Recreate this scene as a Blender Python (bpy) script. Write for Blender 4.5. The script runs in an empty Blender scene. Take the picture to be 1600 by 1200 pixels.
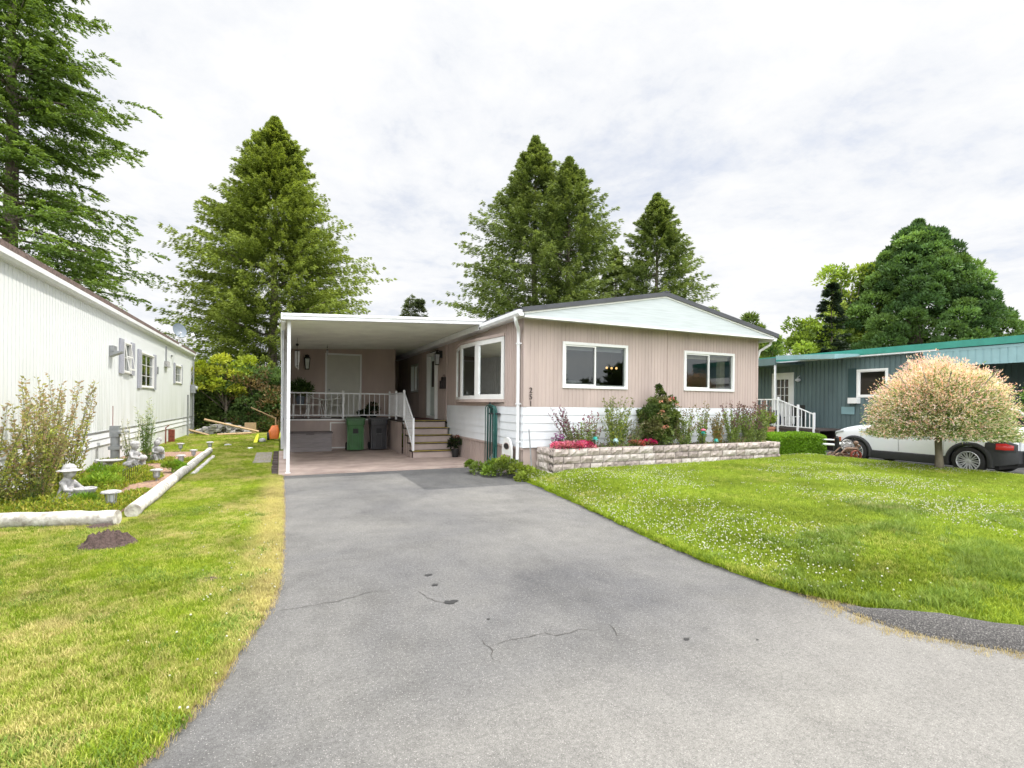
import bpy, bmesh, math, random
import numpy as np
from mathutils import Vector, Matrix, geometry, noise
random.seed(7); RNG = np.random.default_rng(11)
S = bpy.context.scene
COL = S.collection
ORG = {}
R = math.radians
def smooth(t):
    t = np.clip(t, 0, 1); return t*t*(3-2*t)
# ---------------------------------------------------------------- tagging
def tag(o, label=None, cat=None, group=None, kind=None):
    if label: o['label'] = label
    if cat: o['category'] = cat
    if group: o['group'] = group
    if kind: o['kind'] = kind
    return o
def thing(name, label, cat, loc=(0, 0, 0), group=None):
    o = bpy.data.objects.new(name, None); COL.objects.link(o)
    o.empty_display_size = 0.1
    o.location = loc; ORG[o.name] = np.array(loc, float)
    return tag(o, label, cat, group)
def mesh_obj(name, me, mat, parent):
    o = bpy.data.objects.new(name, me); COL.objects.link(o)
    if mat is not None:
        for m in (mat if isinstance(mat, (list, tuple)) else [mat]): me.materials.append(m)
    if parent is not None:
        o.parent = parent; ORG[o.name] = ORG[parent.name]
    else:
        ORG[o.name] = np.zeros(3)
    return o
def kids(o): return [c for c in bpy.data.objects if c.parent == o]
def copy_tree(o, parent=None, lib=None):
    c = o.copy(); COL.objects.link(c)
    if parent: c.parent = parent
    for ch in kids(o):
        if ch is not c: copy_tree(ch, c)
    return c
# ---------------------------------------------------------------- mesh builder
class MB:
    def __init__(s): s.v = []; s.f = []; s.m = []
    def add(s, vs, fs, mi=0):
        b = len(s.v); s.v += [tuple(p) for p in vs]; s.f += [[i+b for i in f] for f in fs]; s.m += [mi]*len(fs); return s
    def box(s, x0, x1, y0, y1, z0, z1, mi=0):
        if x0 > x1: x0, x1 = x1, x0
        if y0 > y1: y0, y1 = y1, y0
        if z0 > z1: z0, z1 = z1, z0
        return s.add([(x0,y0,z0),(x1,y0,z0),(x1,y1,z0),(x0,y1,z0),(x0,y0,z1),(x1,y0,z1),(x1,y1,z1),(x0,y1,z1)],
                     [(0,3,2,1),(4,5,6,7),(0,1,5,4),(1,2,6,5),(2,3,7,6),(3,0,4,7)], mi)
    def quad(s, a, b, c, d, mi=0): return s.add([a,b,c,d], [(0,1,2,3)], mi)
    def loft(s, rings, cap=True, closed=True, mi=0):
        n = len(rings[0]); vs = [p for r in rings for p in r]; fs = []
        for i in range(len(rings)-1):
            for j in range(n if closed else n-1):
                k = (j+1) % n
                fs.append((i*n+j, i*n+k, (i+1)*n+k, (i+1)*n+j))
        if cap: fs.append(tuple(range(n-1,-1,-1))); fs.append(tuple((len(rings)-1)*n+j for j in range(n)))
        return s.add(vs, fs, mi)
    def tube(s, pts, r, seg=8, cap=True, mi=0):
        pts = [Vector(p) for p in pts]; n = len(pts)
        if not hasattr(r, '__len__'): r = [r]*n
        rings = []; ref = None
        for i, p in enumerate(pts):
            d = (pts[min(i+1,n-1)]-pts[max(i-1,0)]).normalized()
            if ref is None: ref = Vector((0,0,1)) if abs(d.z) < .9 else Vector((1,0,0))
            a = d.cross(ref)
            if a.length < 1e-4: a = d.cross(Vector((.3,1,.2)))
            a.normalize(); b = d.cross(a).normalized(); ref = a.cross(d) if abs(a.cross(d).dot(ref)) > 0 else ref
            rings.append([p+(a*math.cos(2*math.pi*j/seg)+b*math.sin(2*math.pi*j/seg))*r[i] for j in range(seg)])
        return s.loft(rings, cap, mi=mi)
    def lathe(s, prof, c=(0,0,0), seg=20, cap=True, mi=0, sx=1, sy=1):
        rings = [[(c[0]+sx*r*math.cos(2*math.pi*j/seg), c[1]+sy*r*math.sin(2*math.pi*j/seg), c[2]+z) for j in range(seg)] for r, z in prof]
        return s.loft(rings, cap, mi=mi)
    def prism(s, poly, axis, a, b, mi=0):
        def P(u, v, w): return {'x':(w,u,v),'y':(u,w,v),'z':(u,v,w)}[axis]
        n = len(poly)
        vs = [P(u,v,a) for u,v in poly]+[P(u,v,b) for u,v in poly]
        fs = [tuple(range(n)), tuple(range(2*n-1,n-1,-1))]+[(i,i+n,(i+1)%n+n,(i+1)%n) for i in range(n)]
        return s.add(vs, fs, mi)
    def sphere(s, c, r, seg=12, rings=8, sz=1, mi=0, sx=1, sy=1):
        prof = [(max(r*math.sin(math.pi*i/rings), .0005), -r*sz*math.cos(math.pi*i/rings)) for i in range(rings+1)]
        return s.lathe(prof, c, seg, mi=mi, sx=sx, sy=sy)
    def build(s, name, mat, parent=None, smooth_=False, bevel=0, label=None, xf=None):
        V_ = np.array(s.v, float)
        if xf is not None:
            V_ = np.array([tuple(xf @ Vector(p)) for p in V_])
        if parent is not None: V_ = V_ - ORG[parent.name]
        me = bpy.data.meshes.new(name)
        me.from_pydata([tuple(p) for p in V_], [], s.f)
        o = mesh_obj(name, me, mat, parent)
        if any(s.m): me.polygons.foreach_set('material_index', s.m)
        bm = bmesh.new(); bm.from_mesh(me); bmesh.ops.recalc_face_normals(bm, faces=bm.faces); bm.to_mesh(me); bm.free()
        if smooth_:
            me.polygons.foreach_set('use_smooth', [True]*len(me.polygons))
            if smooth_ != 'all':
                me.set_sharp_from_angle(angle=R(38))
        if bevel:
            md = o.modifiers.new('bevel', 'BEVEL'); md.width = bevel; md.segments = 2; md.limit_method = 'ANGLE'
        if label: o['label'] = label
        return o
def rr(cx, cy, hx, hy, r, z, n=4):
    out = []
    for qx, qy, a0 in ((1,1,0),(-1,1,90),(-1,-1,180),(1,-1,270)):
        for i in range(n+1):
            a = R(a0+90*i/n); out.append((cx+qx*(hx-r)+r*math.cos(a), cy+qy*(hy-r)+r*math.sin(a), z))
    return out
# ---------------------------------------------------------------- materials
def lnk(nt, a, b): nt.links.new(a, b)
def newmat(name):
    m = bpy.data.materials.new(name); m.use_nodes = True; nt = m.node_tree
    bs = nt.nodes['Principled BSDF']; return m, nt, bs
def nz(nt, vec, scale, detail=4, rough=.55, dist=0):
    n = nt.nodes.new('ShaderNodeTexNoise'); n.inputs['Scale'].default_value = scale; n.inputs['Detail'].default_value = detail
    n.inputs['Roughness'].default_value = rough; n.inputs['Distortion'].default_value = dist
    if vec is not None: lnk(nt, vec, n.inputs['Vector'])
    return n.outputs['Fac']
def ramp(nt, fac, stops):
    r = nt.nodes.new('ShaderNodeValToRGB'); els = r.color_ramp.elements
    while len(els) < len(stops): els.new(.5)
    for e, (p, c) in zip(els, stops):
        e.position = p; e.color = (c[0],c[1],c[2],1) if hasattr(c,'__len__') else (c,c,c,1)
    lnk(nt, fac, r.inputs['Fac']); return r.outputs['Color']
def mixc(nt, f, a, b, mode='MIX'):
    n = nt.nodes.new('ShaderNodeMix'); n.data_type = 'RGBA'; n.blend_type = mode
    for sock, val in ((n.inputs['Factor'], f), (n.inputs['A'], a), (n.inputs['B'], b)):
        if hasattr(val, 'is_linked') or isinstance(val, bpy.types.NodeSocket): lnk(nt, val, sock)
        elif hasattr(val, '__len__'): sock.default_value = (val[0],val[1],val[2],1)
        else: sock.default_value = val
    return n.outputs['Result']
def mth(nt, op, a, b=0., clamp=False):
    n = nt.nodes.new('ShaderNodeMath'); n.operation = op; n.use_clamp = clamp
    for i, val in enumerate((a, b)):
        if isinstance(val, bpy.types.NodeSocket): lnk(nt, val, n.inputs[i])
        else: n.inputs[i].default_value = val
    return n.outputs[0]
def coords(nt, kind='Object', scale=(1,1,1)):
    if kind == 'Position': o = nt.nodes.new('ShaderNodeNewGeometry').outputs['Position']
    else: o = nt.nodes.new('ShaderNodeTexCoord').outputs[kind]
    if scale != (1,1,1):
        mp = nt.nodes.new('ShaderNodeMapping'); mp.inputs['Scale'].default_value = scale; lnk(nt, o, mp.inputs['Vector']); o = mp.outputs['Vector']
    return o
def bump(nt, bs, h, strength=.3, dist=.01):
    b = nt.nodes.new('ShaderNodeBump'); b.inputs['Strength'].default_value = strength; b.inputs['Distance'].default_value = dist
    lnk(nt, h, b.inputs['Height']); lnk(nt, b.outputs['Normal'], bs.inputs['Normal'])
def pm(name, col, var=.12, scale=6, rough=.6, metal=0, bmp=0, bscale=60, stretch=(1,1,1), col2=None, spec=.5, coord='Position'):
    m, nt, bs = newmat(name); v = coords(nt, coord, stretch)
    c2 = col2 if col2 else tuple(c*(1-var*2) for c in col); c1 = tuple(min(1, c*(1+var*.4)) for c in col)
    f = nz(nt, v, scale, 6, .6)
    lnk(nt, ramp(nt, f, [(.3, c2), (.62, c1)]), bs.inputs['Base Color'])
    bs.inputs['Roughness'].default_value = rough; bs.inputs['Metallic'].default_value = metal
    bs.inputs['Specular IOR Level'].default_value = spec
    if bmp: bump(nt, bs, nz(nt, v, bscale, 3), bmp, .01)
    return m
def leafmat(name, trans=.3, rough=.55, var=.25, vscale=1.2):
    m, nt, bs = newmat(name)
    at = nt.nodes.new('ShaderNodeAttribute'); at.attribute_name = 'tint'
    c = mixc(nt, 1.0, at.outputs['Color'], ramp(nt, nz(nt, coords(nt, 'Position'), vscale, 4), [(.3, 1-var), (.7, 1+var*.3)]), 'MULTIPLY')
    lnk(nt, c, bs.inputs['Base Color']); bs.inputs['Roughness'].default_value = rough; bs.inputs['Specular IOR Level'].default_value = .25
    tr = nt.nodes.new('ShaderNodeBsdfTranslucent'); lnk(nt, mixc(nt, 1.0, c, (1.25,1.2,.6), 'MULTIPLY'), tr.inputs['Color'])
    mx = nt.nodes.new('ShaderNodeMixShader'); mx.inputs[0].default_value = trans
    out = nt.nodes['Material Output']; lnk(nt, bs.outputs[0], mx.inputs[1]); lnk(nt, tr.outputs[0], mx.inputs[2]); lnk(nt, mx.outputs[0], out.inputs['Surface'])
    return m
def glassmat(name, tint=(.75,.8,.78), refl=.1):
    m, nt, bs = newmat(name); nt.nodes.remove(bs)
    t = nt.nodes.new('ShaderNodeBsdfTransparent'); t.inputs[0].default_value = (*tint, 1)
    g = nt.nodes.new('ShaderNodeBsdfGlossy'); g.inputs['Roughness'].default_value = .02; g.inputs['Color'].default_value = (.9,.95,.95,1)
    fr = nt.nodes.new('ShaderNodeFresnel'); fr.inputs[0].default_value = 1.5
    mx = nt.nodes.new('ShaderNodeMixShader'); lnk(nt, mth(nt, 'ADD', mth(nt, 'MULTIPLY', fr.outputs[0], 1.3), refl, True), mx.inputs[0])
    lnk(nt, t.outputs[0], mx.inputs[1]); lnk(nt, g.outputs[0], mx.inputs[2]); lnk(nt, mx.outputs[0], nt.nodes['Material Output'].inputs['Surface'])
    return m
def emis(name, col, s):
    m, nt, bs = newmat(name); bs.inputs['Emission Color'].default_value = (*col,1); bs.inputs['Emission Strength'].default_value = s; bs.inputs['Base Color'].default_value=(*col,1); return m
M = {}
M['tan'] = pm('tan_siding', (.45,.362,.325), .075, 3.2, .62, stretch=(1,1,.16), bmp=.1, bscale=120)
M['tan_base'] = pm('tan_skirting', (.42,.335,.30), .09, 2.5, .7, stretch=(1,1,.5), bmp=.15, bscale=60)
M['white_siding'] = pm('white_siding', (.68,.70,.72), .035, 2, .45)
M['white'] = pm('white_trim', (.73,.73,.71), .03, 3, .4)
M['white_metal'] = pm('white_metal', (.74,.75,.76), .05, 5, .35)
M['gable'] = pm('gable_board', (.50,.54,.55), .08, 3, .6, stretch=(.5,1,14), bmp=.1)
M['soffit'] = pm('soffit_panel', (.74,.75,.66), .08, 1.6, .5, stretch=(1,1,1))
M['roof_metal'] = pm('roof_metal', (.06,.062,.07), .15, 4, .5)
M['shingle'] = pm('brown_shingles', (.15,.105,.092), .3, 18, .9, bmp=.5, bscale=40)
M['black'] = pm('black_metal', (.016,.016,.017), .2, 8, .45)
M['dark_wood'] = pm('dark_trim', (.03,.022,.02), .3, 10, .7)
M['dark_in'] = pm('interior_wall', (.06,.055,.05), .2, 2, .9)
M['glass'] = glassmat('window_glass', (.5,.53,.52), .0)
M['bow_glass'] = glassmat('bow_glass', (.5,.53,.52), .13)
M['glass_dark'] = glassmat('dark_glass', (.15,.17,.17), .06)
M['blind'] = pm('blind', (.55,.56,.56), .05, 5, .6)
M['curtain'] = pm('curtain', (.55,.50,.36), .1, 6, .9)
M['door_grey'] = pm('greige_door', (.54,.53,.46), .04, 2, .5)
M['door_mint'] = pm('pale_door', (.55,.63,.60), .04, 2, .4)
M['deckfloor'] = pm('deck_floor', (.075,.06,.055), .2, 7, .8)
M['bin_green'] = pm('green_plastic', (.035,.12,.035), .12, 5, .42)
M['bin_black'] = pm('black_plastic', (.028,.028,.032), .15, 5, .42)
M['rubber'] = pm('rubber', (.018,.018,.019), .2, 20, .8)
M['resin'] = pm('resin_box', (.24,.215,.215), .12, 9, .6, stretch=(.4,1,8), bmp=.15, bscale=30)
M['resin_lid'] = pm('resin_lid', (.12,.105,.105), .12, 9, .6)
M['hose'] = pm('green_hose', (.02,.10,.085), .15, 9, .4)
M['stone_block'] = pm('split_face_block', (.42,.36,.325), .22, 9, .92, bmp=.9, bscale=45, col2=(.24,.20,.18))
M['block_light'] = pm('split_face_block_light', (.50,.45,.41), .22, 9, .92, bmp=.9, bscale=45, col2=(.30,.26,.24))
M['block_dark'] = pm('split_face_block_dark', (.31,.26,.235), .22, 9, .92, bmp=.9, bscale=45, col2=(.17,.14,.13))
M['joint'] = pm('block_joint', (.10,.085,.075), .2, 9, .95)
M['soil'] = pm('soil', (.075,.05,.038), .35, 14, .95, bmp=.9, bscale=30)
M['mulch'] = pm('bark_mulch', (.30,.19,.13), .35, 22, .95, bmp=.9, bscale=40, col2=(.10,.065,.045))
M['stone'] = pm('weathered_stone', (.42,.41,.41), .25, 18, .9, bmp=.4, bscale=50, col2=(.2,.2,.2))
M['log'] = pm('peeled_log', (.58,.56,.52), .2, 11, .85, stretch=(1,1,1), bmp=1., bscale=30, col2=(.24,.21,.18))
M['bark'] = pm('bark', (.13,.105,.085), .3, 9, .95, stretch=(1,1,.25), bmp=.8, bscale=25)
M['bark_pale'] = pm('pale_bark', (.22,.19,.14), .3, 9, .95, stretch=(1,1,.25), bmp=.6, bscale=30)
M['teal'] = pm('teal_siding', (.105,.155,.16), .1, 1.5, .55, stretch=(1,1,.4))
M['teal_dark'] = pm('dark_teal', (.03,.065,.07), .1, 3, .5)
M['teal_roof'] = pm('green_roof_edge', (.035,.23,.18), .1, 3, .5)
M['teal_pale'] = pm('pale_teal_metal', (.22,.36,.38), .06, 3, .45)
M['lavender'] = pm('lavender_shutter', (.37,.375,.43), .05, 3, .55)
M['greymetal'] = pm('grey_metal', (.30,.31,.32), .12, 8, .45, .3)
M['dish'] = pm('dish_grey', (.13,.16,.19), .06, 8, .5)
M['wood_new'] = pm('raw_wood', (.42,.29,.16), .2, 8, .8, stretch=(1,6,6))
M['wood_grey'] = pm('weathered_wood', (.27,.235,.21), .25, 6, .85, stretch=(6,1,1), bmp=.3)
M['rust'] = pm('rusty_red', (.25,.055,.035), .3, 15, .75)
M['oldwood'] = pm('old_wood', (.20,.13,.09), .3, 12, .85)
M['car_white'] = pm('car_paint', (.72,.74,.78), .01, 2, .18); M['car_white'].node_tree.nodes['Principled BSDF'].inputs['Coat Weight'].default_value = .6
M['cladding'] = pm('black_cladding', (.022,.023,.026), .1, 15, .55)
M['rim'] = pm('alloy', (.50,.51,.53), .05, 10, .3, .25)
M['red_lens'] = pm('red_lens', (.40,.02,.02), .1, 10, .15)
M['orange_lens'] = pm('orange_lens', (.45,.10,.02), .1, 10, .2)
M['clear_lens'] = pm('clear_lens', (.6,.62,.65), .1, 10, .12)
M['chair_white'] = pm('chair_white', (.78,.78,.74), .04, 9, .5)
M['clay'] = pm('clay', (.40,.19,.11), .15, 8, .8)
M['orange'] = pm('orange_plastic', (.65,.16,.03), .1, 8, .5)
M['yellow'] = pm('yellow_tape', (.75,.72,.03), .1, 8, .6)
M['tealflower'] = pm('teal_petal', (.05,.48,.42), .15, 8, .5)
M['paleflower'] = pm('pale_blue_petal', (.5,.72,.74), .1, 8, .5)
M['bulb'] = emis('warm_bulb', (1,.55,.20), 2.2)
M['leaf'] = leafmat('foliage', .32)
M['leaf_v'] = leafmat('fine_foliage', .4, .6, .2, 4)
M['needle'] = leafmat('conifer_foliage', .3, .6, .35, .9)
# ---------------------------------------------------------------- foliage
def norm(a): return a/np.maximum(np.linalg.norm(a, axis=-1, keepdims=True), 1e-6)
def leaf_mesh(name, P, D, L, W, col, mat, parent=None, flat=None, fold=0.12):
    n = len(P); P = np.asarray(P, float); D = norm(D)
    rnd = RNG.normal(size=(n,3)) if flat is None else flat + RNG.normal(size=(n,3))*.35
    Sd = norm(np.cross(D, rnd)); N = np.cross(D, Sd)
    L = np.broadcast_to(L, (n,))[:,None]; W = np.broadcast_to(W, (n,))[:,None]
    mid = P + D*L*.45 + N*L*fold
    V_ = np.empty((n,4,3)); V_[:,0] = P; V_[:,1] = mid+Sd*W*.5; V_[:,2] = P+D*L; V_[:,3] = mid-Sd*W*.5
    if parent is not None: V_ = V_ - ORG[parent.name]
    me = bpy.data.meshes.new(name)
    me.vertices.add(n*4); me.vertices.foreach_set('co', V_.reshape(-1).astype(np.float32))
    me.loops.add(n*4); me.loops.foreach_set('vertex_index', np.arange(n*4, dtype=np.int32))
    me.polygons.add(n); me.polygons.foreach_set('loop_start', np.arange(0, n*4, 4, dtype=np.int32))
    try: me.polygons.foreach_set('loop_total', np.full(n, 4, dtype=np.int32))
    except Exception: pass
    me.update(calc_edges=True)
    c4 = np.ones((n,4,4), np.float32); c4[:,:,:3] = np.asarray(col)[:,None,:]
    ca = me.color_attributes.new('tint', 'FLOAT_COLOR', 'POINT'); ca.data.foreach_set('color', c4.reshape(-1))
    return mesh_obj(name, me, mat, parent)
def pick(cols, n, jit=.15):
    c = np.array(cols)[RNG.integers(0, len(cols), n)]
    return np.clip(c*(1+RNG.normal(size=(n,1))*jit), .003, 1)
def conifer(label, base, H, rad, nb, nt, nl, cols, LL, LW, h0=.05, up=.1, droop=.45, tw=.34, hang=.5, name='cedar_tree', cat='tree', group=None, trunk_r=.28, top_taper=1., limbs=60, gaps=.25, trunk_top=.98, mat='needle', lean=(0,0), azs=None, plume=True):
    t = thing(name, label, cat, base, group)
    b = np.array(base, float)
    k = (RNG.random(nb))**.85; hh = (h0+(1-h0)*k)
    az = RNG.random(nb)*2*np.pi
    if azs is not None: az = azs[0]+(azs[1]-azs[0])*RNG.random(nb)
    Lb = np.array([rad(x) for x in hh])*((1-gaps+gaps*1.5*RNG.random(nb)) if not plume else np.where(RNG.random(nb) < .3, .45+.4*RNG.random(nb), .78+.30*RNG.random(nb)))
    Lb = Lb*(1+.12*np.sin(az*3+hh*17)+.10*np.sin(az*7-hh*31)); Lb = np.where(RNG.random(nb) < .12, Lb*1.14, Lb); Lb = Lb*(.55+.45*np.clip((1-hh)/.07,0,1))
    rd = np.stack([np.cos(az), np.sin(az), np.zeros(nb)], 1); sd = np.stack([-np.sin(az), np.cos(az), np.zeros(nb)], 1)
    s = (np.linspace(.18, 1., nt) if not plume else .25+.75*np.linspace(0,1,nt)**.75)[None,:] + RNG.normal(size=(nb,nt))*.015
    upb = (up + .9*np.clip(hh-.55,0,1))[:,None]
    def bp(s_): return (rd[:,None,:]*(Lb[:,None]*s_)[...,None]) + np.array([0,0,1.])*(hh[:,None]*H + Lb[:,None]*(upb*s_ - droop*s_**2 + droop*.35*s_**4))[...,None]
    B = bp(s)
    side = np.where(RNG.random((nb,nt)) < .5, 1, -1)
    ang = R(55)+RNG.normal(size=(nb,nt))*.35
    td = rd[:,None,:]*np.cos(ang)[...,None] + sd[:,None,:]*(np.sin(ang)*side)[...,None]
    tl = (tw*Lb[:,None]*(1.05-s*.8)+.18)*(.6+.7*RNG.random((nb,nt))) if not plume else (tw*Lb[:,None]**.6*np.clip(1.04-s,.02,1)**.65+.03)*(.6+.7*RNG.random((nb,nt)))
    q = np.linspace(.1,1,nl)[None,None,:] + RNG.random((nb,nt,nl))*.08
    P = B[:,:,None,:] + td[:,:,None,:]*(tl[:,:,None]*q)[...,None] + np.array([0,0,-1.])*(hang*tl[:,:,None]*q**1.6)[...,None]
    P = P + RNG.normal(size=P.shape)*.045*(LL/.2)
    TT = norm(bp(s+.06)-bp(s-.06))
    D = (td[:,:,None,:]*.8 + rd[:,None,None,:]*.35 + np.array([0,0,-1.])*(hang*.9*q)[...,None] + RNG.normal(size=P.shape)*.30) if not plume else (TT[:,:,None,:]*.85 + td[:,:,None,:]*.45 + np.array([0,0,-1.])*(hang*.75*q)[...,None] + RNG.normal(size=P.shape)*.20)
    P = P.reshape(-1,3); D = D.reshape(-1,3); n = len(P)
    P[:,0] += lean[0]*P[:,2]; P[:,1] += lean[1]*P[:,2]
    ci = np.repeat(RNG.random(nb*nt), nl); cc = np.array(cols); c = cc[0]*(1-ci[:,None]) + cc[-1]*ci[:,None]
    tipf = np.broadcast_to(np.clip(s,0,1)[:,:,None], (nb,nt,nl)).reshape(-1)
    if len(cols) > 2: c = c*(1-(tipf**3)[:,None]*.6) + cc[1]*(tipf**3)[:,None]*.6
    c = c*(1+RNG.normal(size=(n,1))*.16)
    keep = P[:,2] > .1
    leaf_mesh('crown', P[keep]+b, D[keep], (LL*(.7+.6*RNG.random(n)))[keep], (LW*(.7+.6*RNG.random(n)))[keep], np.clip(c,.003,1)[keep], M[mat], t)
    tr = MB(); N = 14
    tr.tube([(b[0]+lean[0]*H*trunk_top*i/N+.05*math.sin(i*1.3), b[1]+lean[1]*H*trunk_top*i/N+.05*math.cos(i*1.7), b[2]+H*trunk_top*i/N-.05) for i in range(N+1)], [trunk_r*(1-.93*i/N)*(1.25 if i==0 else 1) for i in range(N+1)], 9)
    for i in RNG.choice(nb, min(limbs, nb), replace=False):
        pts = [rd[i]*Lb[i]*x + np.array([0,0,1.])*(hh[i]*H + Lb[i]*(upb[i,0]*x-droop*x*x+droop*.35*x**4)) for x in np.linspace(0,.85,5)]
        tr.tube([tuple(b+np.array([p[0]+lean[0]*p[2], p[1]+lean[1]*p[2], p[2]])) for p in pts], [(.02+.012*Lb[i])*(1-.2*j) for j in range(5)], 5, False)
    tr.build('trunk', M['bark'], t, 'all')
    return t
def clumps(name, parent, centers, radii, n_per, L, W, cols, mat='leaf', squash=.8, up=.25, shell=.55, jit=.18):
    Ps, Ds, Cs = [], [], []
    cc = np.array(cols)
    for c, r in zip(centers, radii):
        n = int(n_per*(.7+.6*RNG.random())); d = norm(RNG.normal(size=(n,3))); d[:,2] = np.where(d[:,2] < -.45, -d[:,2]*.5, d[:,2]); d = norm(d)
        rad = r*(shell+(1-shell)*RNG.random(n)**.6)*(1+.12*np.sin(d[:,0]*7+c[0]*3)*np.sin(d[:,2]*6+c[1]))
        Ps.append(np.array(c)+d*rad[:,None]*np.array([1,1,squash])); Ds.append(d+RNG.normal(size=(n,3))*.55+np.array([0,0,up]))
        f = RNG.random(); base = cc[RNG.integers(0,len(cc))]*(.75+.5*f); Cs.append(np.clip(base*(1+RNG.normal(size=(n,1))*jit),.003,1))
    P = np.concatenate(Ps); D = np.concatenate(Ds); C = np.concatenate(Cs); n = len(P)
    return leaf_mesh(name, P, D, L*(.65+.7*RNG.random(n)), W*(.65+.7*RNG.random(n)), C, M[mat], parent)
def stems_plant(name, label, cat, base, h, spread, ns, cols, leafL=.05, leafW=.02, tipcol=None, nleaf=26, group=None, leanv=(0,0), tipfrac=.2, flower=None):
    t = thing(name, label, cat, base, group); b = np.array(base)
    st = MB(); Ps, Ds, Cs = [], [], []
    for i in range(ns):
        a = RNG.random()*2*np.pi; s0 = RNG.random()*spread*.35; s1 = spread*(.3+.8*RNG.random()); hh = h*(.42+.58*RNG.random())
        if i == 0: hh = h; s1 *= .4
        p0 = b+np.array([math.cos(a)*s0, math.sin(a)*s0*.6, 0]); p1 = b+np.array([math.cos(a)*s1+leanv[0]*hh, math.sin(a)*s1*.6+leanv[1]*hh, hh])
        pm_ = (p0+p1)/2+np.array([0,0,.06*hh]); pts = [p0, pm_, p1]
        st.tube([tuple(p) for p in pts], [.006,.005,.002], 4, False)
        k = np.linspace(.12,1,nleaf); PP = np.array([(1-x)**2*p0+2*x*(1-x)*pm_+x*x*p1 for x in k]) + RNG.normal(size=(nleaf,3))*.012
        Ps.append(PP); an = RNG.random(nleaf)*6.28; Ds.append(np.stack([np.cos(an), np.sin(an), .5+.3*RNG.random(nleaf)],1))
        c = pick(cols, nleaf)
        if tipcol is not None: c[k > 1-tipfrac] = pick([tipcol] if not hasattr(tipcol[0],'__len__') else tipcol, int((k > 1-tipfrac).sum()))
        Cs.append(c)
    P = np.concatenate(Ps); D = np.concatenate(Ds); C = np.concatenate(Cs); n = len(P)
    leaf_mesh('leaves', P, D, leafL*(.6+.8*RNG.random(n)), leafW*(.6+.8*RNG.random(n)), C, M['leaf_v'], t)
    st.build('stem', M['stemgreen'], t)
    return t
M['stemgreen'] = pm('green_stem', (.14,.17,.06), .2, 20, .7)
# camera model used only to place far things at known distances
CA = R(24.75)
def at(u, depth):
    k = (u-800)/786.; return ((math.sin(CA)+k*math.cos(CA))*depth, (math.cos(CA)-k*math.sin(CA))*depth)
def hz(v, depth, u=800): return 1.6+(627+(u-438)*.00968-v)/786.*depth
def xat(u, y):
    k = (u-800)/786.; return y*(math.sin(CA)+k*math.cos(CA))/(math.cos(CA)-k*math.sin(CA))
def yat(u, x):
    k = (u-800)/786.; return x*(math.cos(CA)-k*math.sin(CA))/(math.sin(CA)+k*math.cos(CA))
# ================================================================ GROUND
def seg_ip(P, pts):
    out = []
    for i in range(len(pts)-1):
        a, b = np.array(pts[i], float), np.array(pts[i+1], float); n = max(1, int(np.linalg.norm(b-a)/.12)) if np.linalg.norm(b-a) < 12 else 8
        for j in range(n): out.append(tuple(a+(b-a)*j/n))
    out.append(tuple(pts[-1])); return out
EDGE_R = [(4.78,9.78),(4.60,9.2),(4.46,8.0),(4.33,6.91),(4.15,5.6),(4.03,4.7),(3.95,3.81),(3.99,3.1),(4.06,2.75),(4.17,2.47),(4.28,2.10),(4.55,1.75),(5.0,1.33),(5.72,1.0),(7,.8),(10,.6),(14.2,.5)]
EDGE_L = [(-14,.6),(-6,.8),(-3,1.1),(-1.6,1.5),(-.85,2.15),(-.50,2.75),(-.42,2.93),(-.33,3.2),(-.24,3.63),(-.1,4.14),(-.02,4.74),(.01,5.94),(.03,8),(.03,11.72)]
def sm(t): t = max(0., min(1., t)); return t*t*(3-2*t)
def gz(x, y):
    if x < 3.5: return .012
    d = min(sm((x-4.1)/1.6), sm((y-1.2)/1.8))
    z = .015 + .20*d + .03*sm((x-8)/4)*d
    z *= 1-.93*sm((x-13.35)/1.0)
    return z + .012
def poly_grid(name, poly, step, zf, mat, parent=None, kind='structure', far=None):
    pts = [Vector((p[0],p[1])) for p in poly]; nb = len(pts); edges = [(i,(i+1)%nb) for i in range(nb)]
    xs = [p.x for p in pts]; ys = [p.y for p in pts]; extra = []
    P = np.array([(p.x,p.y) for p in pts])
    gx = np.arange(min(xs)+step*.5, max(xs), step); gy = np.arange(min(ys)+step*.5, max(ys), step)
    X, Y = np.meshgrid(gx, gy); X = X.ravel(); Y = Y.ravel()
    X = X+RNG.normal(size=len(X))*step*.12; Y = Y+RNG.normal(size=len(Y))*step*.12
    ok = inpoly(X, Y, P); X = X[ok]; Y = Y[ok]
    allp = pts + [Vector((a,b)) for a,b in zip(X,Y)]
    r = geometry.delaunay_2d_cdt(allp, edges, [], 1, 1e-4)
    me = bpy.data.meshes.new(name); me.from_pydata([(v.x,v.y,(.003 if (name == 'lawn' and i_ < nb) else zf(v.x,v.y))) for i_, v in enumerate(r[0])], [], [tuple(f) for f in r[2]])
    me.polygons.foreach_set('use_smooth', [True]*len(me.polygons))
    o = mesh_obj(name, me, mat, parent); me.update()
    if me.polygons and me.polygons[0].normal.z < 0: me.flip_normals()
    if kind: o['kind'] = kind
    return o
def inpoly(X, Y, P):
    c = np.zeros(len(X), bool); n = len(P); j = n-1
    for i in range(n):
        xi, yi = P[i]; xj, yj = P[j]
        if yi != yj:
            m = ((yi > Y) != (yj > Y)) & (X < (xj-xi)*(Y-yi)/(yj-yi)+xi); c ^= m
        j = i
    return c
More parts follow.
